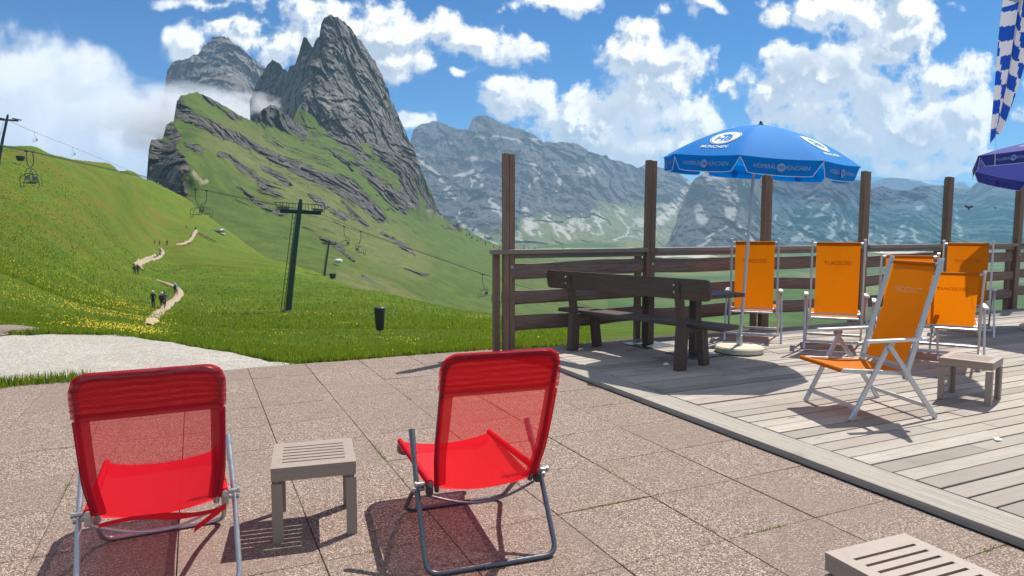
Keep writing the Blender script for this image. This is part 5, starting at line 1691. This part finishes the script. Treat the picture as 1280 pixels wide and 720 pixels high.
# ============================================================ parasols
def parasol(loc, rz, tilt, apex, rim, Rr, cloth_m, name_label, lean, emblem=True, first=0):
    t = empty('parasol', loc, 0, name_label, 'parasol')
    # pole leans, canopy sits on it
    mb = MB()
    a = Vector(lean)
    topp = Vector((a.x, a.y, apex - .02))
    mb.tube([(0, 0, .03), topp * .5, topp], .0185, 12); mb.build('pole', M['pole_white'], t, True)
    cano = bpy.data.objects.new('canopy_frame', None)
    Mx = Matrix.Translation((a.x, a.y, rim)) @ Matrix.Rotation(tilt[1], 4, 'Y') @ Matrix.Rotation(tilt[0], 4, 'X') @ Matrix.Rotation(rz, 4, 'Z')
    bpy.data.objects.remove(cano)
    H = apex - rim
    nseg = 8; sub = 10
    rib = [2 * math.pi * (k + .5) / nseg for k in range(nseg)]
    def surf(r, th):
        """canopy height: domed ribs, cloth pulled flat between them"""
        k = (th / (2 * math.pi) * nseg - .5) % 1
        cosf = math.cos(math.pi / nseg) / math.cos((k - .5) * 2 * math.pi / nseg)   # straight edge between ribs
        rr = r * cosf
        x = r
        z = H * (1 - (.22 * x + .78 * x * x)) - .012 * math.sin(math.pi * k) * x
        return Vector((rr * Rr * math.cos(th), rr * Rr * math.sin(th), z))
    NR = 14
    mb = MB(); vs = []; fs = []
    NT = nseg * sub
    for i in range(NR + 1):
        r = max(.012, i / NR)
        for k in range(NT):
            vs.append(Mx @ surf(r, 2 * math.pi * (k + sub / 2) / NT))
    for i in range(NR):
        for k in range(NT):
            k2 = (k + 1) % NT
            fs.append((i * NT + k, (i + 1) * NT + k, (i + 1) * NT + k2, i * NT + k2))
    mb.add(vs, fs)
    can = mb.build('canopy', cloth_m, t, True)
    # valance flaps, one per panel, rounded lower corners, white piping
    flaps = []
    for q in range(nseg):
        mb = MB(); vs = []; fs = []; NV = 5; low = []
        for k in range(sub + 1):
            th = rib[q] + 2 * math.pi * (k / sub) / nseg
            e = surf(1.0, th)
            s = k / sub
            hgt = .165 * min(1, (1 - (2 * abs(s - .5)) ** 9) ** .6 + .05)
            rad = Vector((e.x, e.y, 0)).normalized()
            for j in range(NV + 1):
                kk = j / NV
                p = e * 1.002 + rad * (-.018 * kk * (1 + .5 * math.sin(s * 6 + q)) ) + Vector((0, 0, -hgt * kk))
                vs.append(Mx @ p)
            low.append(vs[-1])
        for k in range(sub):
            for j in range(NV): fs.append((k * (NV + 1) + j, k * (NV + 1) + j + 1, (k + 1) * (NV + 1) + j + 1, (k + 1) * (NV + 1) + j))
        mb.add(vs, fs); fl_ = mb.build('valance', cloth_m, t, True); flaps.append(fl_)
        mb = MB(); side0 = [vs[j] for j in range(NV + 1)]; side1 = [vs[sub * (NV + 1) + j] for j in range(NV, -1, -1)]
        mb.tube(side0[2:] + low[1:-1] + side1[:-2], .0035, 5); mb.build('piping', M['white'], fl_, True)
    # ribs and hub
    for q in range(nseg):
        mb = MB(); pts = [Mx @ (surf(max(.03, k / 8), rib[q]) + Vector((0, 0, -.012))) for k in range(9)]
        mb.tube(pts, .005, 6); rb = mb.build('rib', M['galv'], t, True)
        mb = MB(); p0 = Mx @ (surf(.5, rib[q]) + Vector((0, 0, -.015))); p1 = Vector((a.x * .8, a.y * .8, rim - .12)); mb.tube([p0, p1], .004, 6); mb.build('strut', M['galv'], rb, True)
    mb = MB(); mb.lathe([(.026, -.005), (.028, .008), (.014, .02), (.018, .03), (.010, .042), (.0, .045)], 12)
    cap = mb.build('finial', M['black'], t, True); cap.location = Mx @ Vector((0, 0, H))
    # emblem and lettering on the canopy panels
    def place(me, q, rmid, mat, nm, size=1.0, parent=can, lift=.008):
        th = rib[q] + math.pi / nseg
        for v in me.vertices:
            x, y = v.co.x, v.co.y
            # x runs sideways, y up the slope
            base = surf(rmid, th)
            rr = Vector((base.x, base.y)).length / Rr / math.cos(math.pi / nseg)
            r2 = max(.05, rr - y / Rr)
            e1 = surf(r2, th)
            tang = Vector((-math.sin(th), math.cos(th), 0))
            p = e1 + tang * x
            # stay on the flat of the cloth
            ang2 = math.atan2(p.y, p.x); kx = (ang2 / (2 * math.pi) * nseg - .5) % 1
            cosf = math.cos(math.pi / nseg) / math.cos((kx - .5) * 2 * math.pi / nseg)
            rcur = math.hypot(p.x, p.y) / (Rr * cosf)
            p = surf(rcur, ang2)
            out = Vector((math.cos(th) * .35, math.sin(th) * .35, .94))
            v.co = Mx @ (p + out * lift)
        me.materials.append(mat)
        o = link_mesh(nm, me, parent)
        return o
    def disc_mesh(r0, r1, n=40, rows=6):
        bm = bmesh.new(); me = bpy.data.meshes.new('emblem')
        mbb = MB(); vs = []; fs = []
        for i in range(rows + 1):
            rr = r0 + (r1 - r0) * i / rows
            for k in range(n):
                a_ = 2 * math.pi * k / n; vs.append((rr * math.cos(a_), rr * math.sin(a_), 0))
        for i in range(rows):
            for k in range(n):
                k2 = (k + 1) % n; fs.append((i * n + k, (i + 1) * n + k, (i + 1) * n + k2, i * n + k2))
        bm.free(); me.from_pydata(vs, [], fs); return me
    def dense(me, cuts=2):
        bm = bmesh.new(); bm.from_mesh(me); bmesh.ops.triangulate(bm, faces=bm.faces)
        long = [e for e in bm.edges if e.calc_length() > .03]
        if long: bmesh.ops.subdivide_edges(bm, edges=long, cuts=cuts)
        bm.to_mesh(me); bm.free(); return me
    def shift(me, dx, dy):
        for v in me.vertices: v.co.x += dx; v.co.y += dy
        return me
    for q in emblem:
        em = place(disc_mesh(.002, .165), q, .66, M['white'], 'emblem', lift=.005)
        place(disc_mesh(.150, .157, rows=1), q, .66, cloth_m, 'emblem_ring', parent=em, lift=.0075)
        place(dense(shift(text_mesh('HB', .15), 0, -.04)), q, .66, cloth_m, 'emblem_letters', parent=em, lift=.0085)
        # small crown above the letters
        cr = bpy.data.meshes.new('crown')
        cr.from_pydata([(-.055, .03, 0), (.055, .03, 0), (.055, .045, 0), (-.055, .045, 0), (-.06, .078, 0), (-.03, .058, 0), (0, .092, 0), (.03, .058, 0), (.06, .078, 0)], [], [(0, 1, 2, 3), (3, 5, 4), (3, 2, 7, 5), (5, 7, 6), (2, 8, 7)])
        place(dense(cr), q, .66, cloth_m, 'emblem_crown', parent=em, lift=.0085)
        place(dense(shift(text_mesh('M\u00dcNCHEN', .066), 0, -.215)), q, .66, M['white'], 'lettering', lift=.006)
    # lettering on the valance
    for q in range(nseg):
        parts = ((text_mesh('HOFBR\u00c4U', .058), -.155), (text_mesh('M\u00dcNCHEN', .058), .16))
        for me, dx in parts:
            me = dense(me)
            th = rib[q] + math.pi / nseg
            e = surf(1.0, th); rad = Vector((math.cos(th), math.sin(th), 0)); tang = Vector((-math.sin(th), math.cos(th), 0))
            for v in me.vertices:
                x = (v.co.x * .92 + dx)
                s = .5 + x / (2 * Rr * math.sin(math.pi / nseg))
                e1 = surf(1.0, rib[q] + 2 * math.pi * min(1, max(0, s)) / nseg)
                p = Vector((e1.x, e1.y, e1.z)) * 1.002 + rad * .005 + Vector((0, 0, -.085 + v.co.y)) + rad * (-.018 * .5)
                v.co = Mx @ p
            me.materials.append(M['white_dim']); link_mesh('lettering', me, flaps[q])
        me = disc_mesh(.002, .042, 20, 2)
        for v in me.vertices:
            p = surf(1.0, th) * 1.002 + rad * .007 + tang * v.co.x + Vector((0, 0, -.085 + v.co.y)); v.co = Mx @ p
        me.materials.append(M['white_dim']); o = link_mesh('valance_emblem', me, flaps[q])
        me = dense(text_mesh('HB', .042))
        for v in me.vertices:
            p = surf(1.0, th) * 1.002 + rad * .009 + tang * v.co.x + Vector((0, 0, -.085 + v.co.y)); v.co = Mx @ p
        me.materials.append(cloth_m); link_mesh('emblem_letters', me, flaps[q])
    return t
M['white_dim'] = painted('pale_print', (.25, .36, .62), .6, 0, .05, 30)
UB = G(924, 440, DECKZ)
PANG = R(180 + 90 + 6)    # panel normal towards the camera
n8 = 2 * math.pi / 8
parasol((UB[0], UB[1], DECKZ), R(-5), (R(4.0), R(4.2)), 2.60, 2.19, 1.07, M['blue_cloth'], 'bright blue parasol with white round emblems on a slim leaning white pole', (.14, .02, 0), emblem=(4, 6, 0, 2))
def parasol_base(loc, label):
    t = empty('concrete_weight', loc, 0, label, 'parasol base', 'concrete parasol bases')
    mb = MB(); prof = [(.0, 0), (.255, 0), (.272, .012), (.272, .058), (.255, .074), (.06, .082), (.055, .085)]
    mb.lathe(prof[1:], 28); mb.build('slab', M['concrete'], t, True)
    mb = MB(); mb.lathe([(.034, .08), (.034, .20), (.026, .205), (.026, .08)], 14); mb.build('socket', M['galv'], t, True)
parasol_base((UB[0], UB[1], DECKZ), 'round concrete parasol base under the slim white pole')
parasol((8.15, 9.75, DECKZ), R(14), (R(-3), R(8)), 2.72, 2.30, 1.45, M['violet_cloth'], 'faded violet blue parasol cut by the right edge of the picture', (.02, .0, 0), emblem=(4, 6, 0, 2, 5, 3))
parasol_base((7.52, 9.55, DECKZ), 'pale concrete base of the violet parasol at the right edge')

# ============================================================ hanging banner
def banner():
    t = empty('banner', (5.62, 7.9, 0), 0, 'long folded blue and white checked banner hanging at the upper right', 'banner')
    # folded strip: a few vertical pleats, narrowing to a point at the bottom; big letters near the top
    n, m = 120, 40
    me_v = []; cols = []
    P = np.zeros((n, m, 3))
    for i in range(n):
        k = i / (n - 1)                    # 0 bottom .. 1 top
        zc = 2.53 + 1.75 * k
        xc = -.085 + .285 * k ** 1.05 + .01 * math.sin(k * 5)
        wd = .045 + .17 * k ** .8
        for j in range(m):
            s = -1 + 2 * j / (m - 1)
            pl = math.sin(s * 5.2 + k * 1.3) * .055 * (.35 + k)
            P[i, j] = (xc + wd * s + .02 * math.sin(s * 9 + 2 * k) * k, pl, zc + .05 * s * (1 - k) + .03 * math.cos(s * 3))
    mb = MB()
    vs = P.reshape(-1, 3).tolist(); fs = []; mi = []
    for i in range(n - 1):
        for j in range(m - 1):
            k = i / (n - 1); s = (j + .5) / (m - 1)
            a = math.floor(k * 11 + s * 1.2); b = math.floor(s * 3.0 + k * 1.5)
            band = .845 < k < .955
            if band: c = 1
            else: c = (a + b) % 2
            fs.append((i * m + j, i * m + j + 1, (i + 1) * m + j + 1, (i + 1) * m + j)); mi.append(c)
    me = bpy.data.meshes.new('cloth'); me.from_pydata(vs, [], fs)
    me.materials.append(M['flag_blue']); me.materials.append(M['flag_white'])
    me.polygons.foreach_set('material_index', mi); me.polygons.foreach_set('use_smooth', [True] * len(fs))
    link_mesh('cloth', me, t)
    tm = text_mesh('NE', .22)
    for v in tm.vertices:
        k = .90 + v.co.y / 1.75; s = max(-1, min(1, -(v.co.x) / .155))
        xc = -.085 + .285 * k ** 1.05; wd = .045 + .17 * k ** .8
        pl = math.sin(s * 5.2 + k * 1.3) * .055 * (.35 + k)
        v.co = Vector((xc + wd * s + .02 * math.sin(s * 9 + 2 * k) * k, pl - .012, 2.53 + 1.75 * k))
    tm.materials.append(M['flag_blue']); link_mesh('lettering', tm, t)
    mb = MB(); mb.tube([(-.085, 0, 2.55), (-.06, .02, 2.2)], .003, 5); mb.build('cord', M['white'], t)
    mb = MB(); mb.tube([(.30, .05, 0.05), (.27, .05, 4.9)], .03, 10); mb.tube([(.275, .05, 4.7), (-.05, .02, 4.62)], .012, 8)
    return t
banner()
mb = MB(); c = G(1247, 549, DECKZ + .008)
mb.add([(c[0] - .022, c[1] - .02, c[2]), (c[0] + .025, c[1] - .014, c[2] + .003), (c[0] + .018, c[1] + .02, c[2] + .008), (c[0] - .014, c[1] + .022, c[2] + .004)], [(0, 1, 2, 3)])
tag(mb.build('paper_scrap', M['paper']), 'small white scrap of paper lying on the sunny deck', 'paper scrap')
mb = MB(); c = G(833, 456, DECKZ + .008)
mb.add([(c[0] - .035, c[1] - .02, c[2]), (c[0] + .035, c[1] - .02, c[2] + .003), (c[0] + .008, c[1] + .02, c[2] + .025), (c[0] - .025, c[1] + .024, c[2] + .012)], [(0, 1, 2, 3)])
tag(mb.build('paper_scrap', M['paper']), 'crumpled pale paper napkin on the shaded deck under the bench', 'paper scrap')
# ============================================================ sun, sky with clouds, air
SUN_EL, SUN_AZ = R(55), R(41)        # azimuth measured from the view direction (+Y) towards +X
SUNV = Vector((math.sin(SUN_AZ) * math.cos(SUN_EL), math.cos(SUN_AZ) * math.cos(SUN_EL), math.sin(SUN_EL)))
sd = bpy.data.lights.new('sun', 'SUN')
sd.energy = 4.6; sd.angle = R(.5); sd.color = (1.0, .955, .88)
sun = bpy.data.objects.new('sun', sd); COL.objects.link(sun)
sun.rotation_euler = (-SUNV).to_track_quat('-Z', 'Y').to_euler()

wd = bpy.data.worlds.new('World'); scene.world = wd; wd.use_nodes = True
class WN(N):
    def __init__(self, nt): self.nt = nt
wn = WN(wd.node_tree)
for nd in list(wd.node_tree.nodes): wd.node_tree.nodes.remove(nd)
SKY_STRENGTH = .115
sky = wn.n('ShaderNodeTexSky', sky_type='NISHITA', sun_disc=False, sun_elevation=SUN_EL, sun_rotation=SUN_AZ, altitude=2200.0, air_density=1.0, dust_density=.4, ozone_density=2.5)
# cloud field on the sky directions (tangent of azimuth, tangent of height)
def uvp(px, py):
    dx = (px - 640) / FPX; dy = (360 - py) / FPX
    a = ct + dy * st; b = -st + dy * ct
    return dx / a, b / a
CL = [  # x, y, rx, ry, weight
    (-60, 170, 190, 150, 1.5), (60, 190, 130, 110, 1.5), (10, 110, 95, 78, 1.3), (130, 175, 85, 85, 1.4), (190, 165, 50, 62, 1.2), (225, 150, 40, 40, 1.0), (95, 100, 55, 40, .9),
    (240, 58, 34, 24, .9), (222, 50, 16, 14, .8), (275, 30, 20, 7, .55), (300, 48, 60, 26, .8), (345, 52, 55, 30, .9), (255, 5, 60, 9, .6), (400, 40, 60, 40, .9), (465, 35, 70, 38, 1.1), (500, 75, 48, 36, 1.0), (515, 35, 60, 30, .9), (540, 28, 50, 24, .8), (600, 45, 50, 24, 1.0), (640, 66, 45, 20, 1.0), (575, 88, 22, 7, .5), (515, 160, 24, 13, .9), (450, 100, 40, 50, .9),
    (700, 8, 58, 13, 1.0), (745, 42, 12, 9, .4),
    (800, 62, 62, 40, 1.1), (845, 68, 50, 26, 1.0), (770, 45, 30, 20, .8), (850, 105, 55, 45, 1.1), (790, 135, 85, 55, 1.2), (660, 128, 58, 32, 1.1), (628, 108, 14, 12, .9), (720, 150, 95, 50, 1.2), (640, 125, 42, 22, 1.0), (860, 160, 50, 50, 1.0), (760, 185, 100, 35, .9), (700, 120, 35, 20, .9),
    (1010, 10, 70, 28, 1.0), (1090, 20, 80, 42, 1.15), (1120, 45, 45, 35, 1.0), (1030, 100, 90, 62, 1.3), (985, 75, 45, 36, 1.1), (1100, 120, 75, 60, 1.25), (1140, 150, 110, 58, 1.3), (1190, 110, 58, 36, 1.1), (1210, 150, 40, 40, 1.0), (1060, 165, 110, 42, 1.1), (1230, 195, 60, 20, .6), (930, 118, 18, 16, .45), (880, 5, 30, 8, .4),
    (1120, 205, 90, 20, .75), (1020, 198, 90, 18, .7), (1180, 212, 60, 12, .6), (910, 195, 60, 22, .5), (1200, 5, 30, 6, .25), (1300, 110, 30, 60, .5), (1380, 80, 80, 60, 1.0), (-200, 60, 90, 60, 1.0), (1420, 190, 120, 60, 1.0)]
grp = bpy.data.node_groups.new('cloud_field', 'ShaderNodeTree')
grp.interface.new_socket('UV', in_out='INPUT', socket_type='NodeSocketVector')
grp.interface.new_socket('Field', in_out='OUTPUT', socket_type='NodeSocketFloat')
gi = grp.nodes.new('NodeGroupInput'); go = grp.nodes.new('NodeGroupOutput')
gn = WN(grp)
uv = gi.outputs[0]
wr = gn.noise(uv, 7, 3, .6, out='Color')
wr = gn.vmath('SCALE', gn.vmath('SUBTRACT', wr, (.5, .5, .5)), .085)
uvw = gn.vmath('ADD', uv, wr)
cur = None
for (x, y, rx, ry, w) in CL:
    u, v = uvp(x, y)
    nd = grp.nodes.new('ShaderNodeVectorMath'); nd.operation = 'MULTIPLY_ADD'; gn.set(nd.inputs[0], uvw); nd.inputs[1].default_value = (FPX / rx, FPX / ry, 0); nd.inputs[2].default_value = (-u * FPX / rx, -v * FPX / ry, 0); d = nd.outputs[0]
    f = gn.math('MULTIPLY_ADD', gn.vmath('LENGTH', d), -w, w)
    cur = f if cur is None else gn.math('SMOOTH_MAX', cur, f, .22)
b1 = gn.noise(uv, 13, 8, .62)
b2 = gn.voronoi(gn.vmath('ADD', uv, gn.vmath('SCALE', wr, .35)), 30)
b3 = gn.noise(uv, 48, 4, .6)
su = gn.n('ShaderNodeSeparateXYZ'); gn.set(su.inputs[0], uv)
na = gn.ramp(su.outputs[0], -.56, -.38, .30, 1.0)
nz_ = gn.math('MULTIPLY', gn.math('SUBTRACT', b1, .5), 2.0)
nz_ = gn.math('ADD', nz_, gn.math('MULTIPLY', gn.math('SUBTRACT', .40, b2), .5))
nz_ = gn.math('ADD', nz_, gn.math('MULTIPLY', gn.math('SUBTRACT', b3, .5), .62))
b4 = gn.noise(uv, 120, 4, .6)
nz_ = gn.math('ADD', nz_, gn.math('MULTIPLY', gn.math('SUBTRACT', b4, .5), .30))
cur = gn.math('MULTIPLY_ADD', nz_, na, cur)
grp.links.new(cur, go.inputs[0])
for nd in grp.nodes:
    if nd.type == 'TEX_NOISE': nd.noise_dimensions = '2D'
    if nd.type == 'TEX_VORONOI': nd.voronoi_dimensions = '2D'

dirv = wn.coord('Generated')
sp = wn.n('ShaderNodeSeparateXYZ'); wn.set(sp.inputs[0], dirv)
yy = wn.math('MAXIMUM', sp.outputs[1], .12)
uvc = wn.n('ShaderNodeCombineXYZ')
wn.set(uvc.inputs[0], wn.math('DIVIDE', sp.outputs[0], yy)); wn.set(uvc.inputs[1], wn.math('DIVIDE', sp.outputs[2], yy))
def field(off):
    g = wn.nt.nodes.new('ShaderNodeGroup'); g.node_tree = grp
    wn.set(g.inputs[0], wn.vmath('ADD', uvc.outputs[0], off))
    return g.outputs[0]
f0 = field((0, 0, 0)); f1 = field((.012, .018, 0)); f2 = field((.030, .075, 0))
alpha = wn.ramp(f0, -.05, .46)
lit = wn.math('MULTIPLY_ADD', wn.math('SUBTRACT', f0, f1), 1.15, .52, clamp=True)     # towards the light: thinner cloud, brighter
deep = wn.ramp(f0, .35, 1.25)
lo = wn.noise(uvc.outputs[0], 5, 3, .5)
K = 1 / SKY_STRENGTH
def kc(c): return tuple(x * K for x in c)
shade = wn.mix(wn.ramp(lo, .35, .65), kc((.235, .305, .395)), kc((.37, .43, .505)))
bright = kc((.86, .84, .815))
sh2 = wn.ramp(f2, .0, .9, 1.0, .18)
fogm = wn.ramp(wn.math('DIVIDE', sp.outputs[0], yy), -.42, -.55)
cc = wn.mix(wn.math('MULTIPLY', wn.ramp(lit, .36, .95), sh2), shade, bright)
cc = wn.mix(wn.math('MULTIPLY', fogm, .62), cc, kc((.66, .69, .72)))
cc = wn.mix(wn.math('MULTIPLY', wn.math('SUBTRACT', 1.0, deep), .32), cc, kc((.74, .755, .77)))
hs = wn.n('ShaderNodeHueSaturation'); hs.inputs['Saturation'].default_value = 1.22; hs.inputs['Value'].default_value = 1.0
wn.set(hs.inputs['Color'], sky.outputs[0])
skyc = wn.mix(1.0, hs.outputs[0], (.07, .43, .60), 'MULTIPLY')
fwd = wn.ramp(sp.outputs[1], .12, .3)
# higher up and behind the camera: unseen broken cloud, added to fill shadows
gc = wn.noise(wn.mapping(dirv, (1, 1, 2.2)), 3.2, 4, .6)
vv = wn.math('DIVIDE', sp.outputs[2], yy)
rest = wn.math('MAXIMUM', wn.math('SUBTRACT', 1.0, wn.ramp(sp.outputs[1], .12, .3)), wn.ramp(vv, .60, .85))
gca = wn.math('MULTIPLY', wn.math('MULTIPLY', wn.ramp(gc, .42, .58), rest), wn.ramp(sp.outputs[2], 0, .1))
col = wn.mix(wn.math('MULTIPLY', alpha, wn.math('MULTIPLY', fwd, .97)), skyc, cc)
col = wn.mix(wn.math('MULTIPLY', gca, .62), col, kc((.86, .87, .88)))
bg = wn.n('ShaderNodeBackground'); wn.set(bg.inputs[0], col); bg.inputs[1].default_value = SKY_STRENGTH
wo = wn.n('ShaderNodeOutputWorld'); wn.nt.links.new(bg.outputs[0], wo.inputs[0])
wd.cycles.sampling_method = 'NONE'

def volume_mat(name, col, dens, aniso=0.0, noise=None):
    m = bpy.data.materials.new(name); m.use_nodes = True
    nt = m.node_tree; nt.nodes.remove(nt.nodes['Principled BSDF'])
    pv = nt.nodes.new('ShaderNodeVolumePrincipled')
    pv.inputs['Color'].default_value = (*col, 1); pv.inputs['Density'].default_value = dens
    pv.inputs['Anisotropy'].default_value = aniso
    nt.links.new(pv.outputs[0], nt.nodes['Material Output'].inputs['Volume'])
    return m, nt, pv

if HAZE:
    m, nt, pv = volume_mat('mountain_air', (.52, .75, 1.0), 0.95e-4, .0)
    mb = MB()
    x0, x1, ya, yb, za, zb = -5200, 9500, -60, 11500, -900, 900
    mb.box(((x0 + x1) / 2, (ya + yb) / 2, (za + zb) / 2), (x1 - x0, yb - ya, zb - za))
    o = mb.build('haze', m); tag(o, kind='stuff')

if FOG:
    # mist clinging to the ridge
    def fog(c, s, dens, sc, seed, lab):
        m, nt, pv = volume_mat('ridge_mist', (.97, .98, 1.0), 0, .25)
        t = nt.nodes.new('ShaderNodeTexCoord')
        ns = nt.nodes.new('ShaderNodeTexNoise'); ns.inputs['Scale'].default_value = sc; ns.inputs['Detail'].default_value = 5; ns.inputs['Roughness'].default_value = .6
        mp = nt.nodes.new('ShaderNodeMapping'); mp.inputs['Location'].default_value = (seed, seed * 2, 0)
        nt.links.new(t.outputs['Object'], mp.inputs[0]); nt.links.new(mp.outputs[0], ns.inputs[0])
        ln = nt.nodes.new('ShaderNodeVectorMath'); ln.operation = 'LENGTH'; nt.links.new(t.outputs['Object'], ln.inputs[0])
        def mt(op, a, b, cl=False):
            k = nt.nodes.new('ShaderNodeMath'); k.operation = op; k.use_clamp = cl
            for s_, v in zip(k.inputs, (a, b)):
                if isinstance(v, bpy.types.NodeSocket): nt.links.new(v, s_)
                else: s_.default_value = v
            return k.outputs[0]
        f = mt('SUBTRACT', 1.0, ln.outputs['Value'])
        f = mt('ADD', f, mt('MULTIPLY', mt('SUBTRACT', ns.outputs['Fac'], .55), 2.4))
        f = mt('MULTIPLY', mt('MAXIMUM', f, 0.0), dens)
        edge = mt('MULTIPLY', mt('SUBTRACT', 1.0, ln.outputs['Value']), 6.0, True)
        nt.links.new(mt('MULTIPLY', f, edge), pv.inputs['Density'])
        bm = bmesh.new(); bmesh.ops.create_icosphere(bm, subdivisions=3, radius=1)
        me = bpy.data.meshes.new('mist'); bm.to_mesh(me); bm.free(); me.materials.append(m)
        o = link_mesh('mist', me); o.location = c; o.scale = s
        tag(o, kind='stuff')
    fog(tuple(W(280, 155, 1500)), (180, 300, 74), .026, 2.2, 3.0, '')
    fog(tuple(W(200, 152, 1300)), (95, 240, 75), .020, 2.0, 8.0, '')
    fog(tuple(W(330, 133, 1080)), (38, 70, 22), .03, 2.0, 5.0, '')

# ------------------------------------------------------------------ render settings
scene.view_settings.view_transform = 'Standard'
scene.view_settings.look = 'None'
scene.view_settings.gamma = 1.0
scene.view_settings.use_curve_mapping = False
scene.view_settings.exposure = EXPO
scene.render.engine = 'CYCLES'
cy = scene.cycles
cy.use_denoising = DENOISE
try: cy.denoiser = 'OPENIMAGEDENOISE'
except Exception: pass
cy.max_bounces = 8; cy.diffuse_bounces = 3; cy.glossy_bounces = 3; cy.transmission_bounces = 4
cy.volume_bounces = 2
cy.use_adaptive_sampling = True; cy.adaptive_threshold = .01; cy.adaptive_min_samples = 20; cy.transparent_max_bounces = 16
cy.volume_step_rate = 1.0; cy.volume_max_steps = 96
cy.caustics_reflective = False; cy.caustics_refractive = False
cy.sample_clamp_indirect = 6
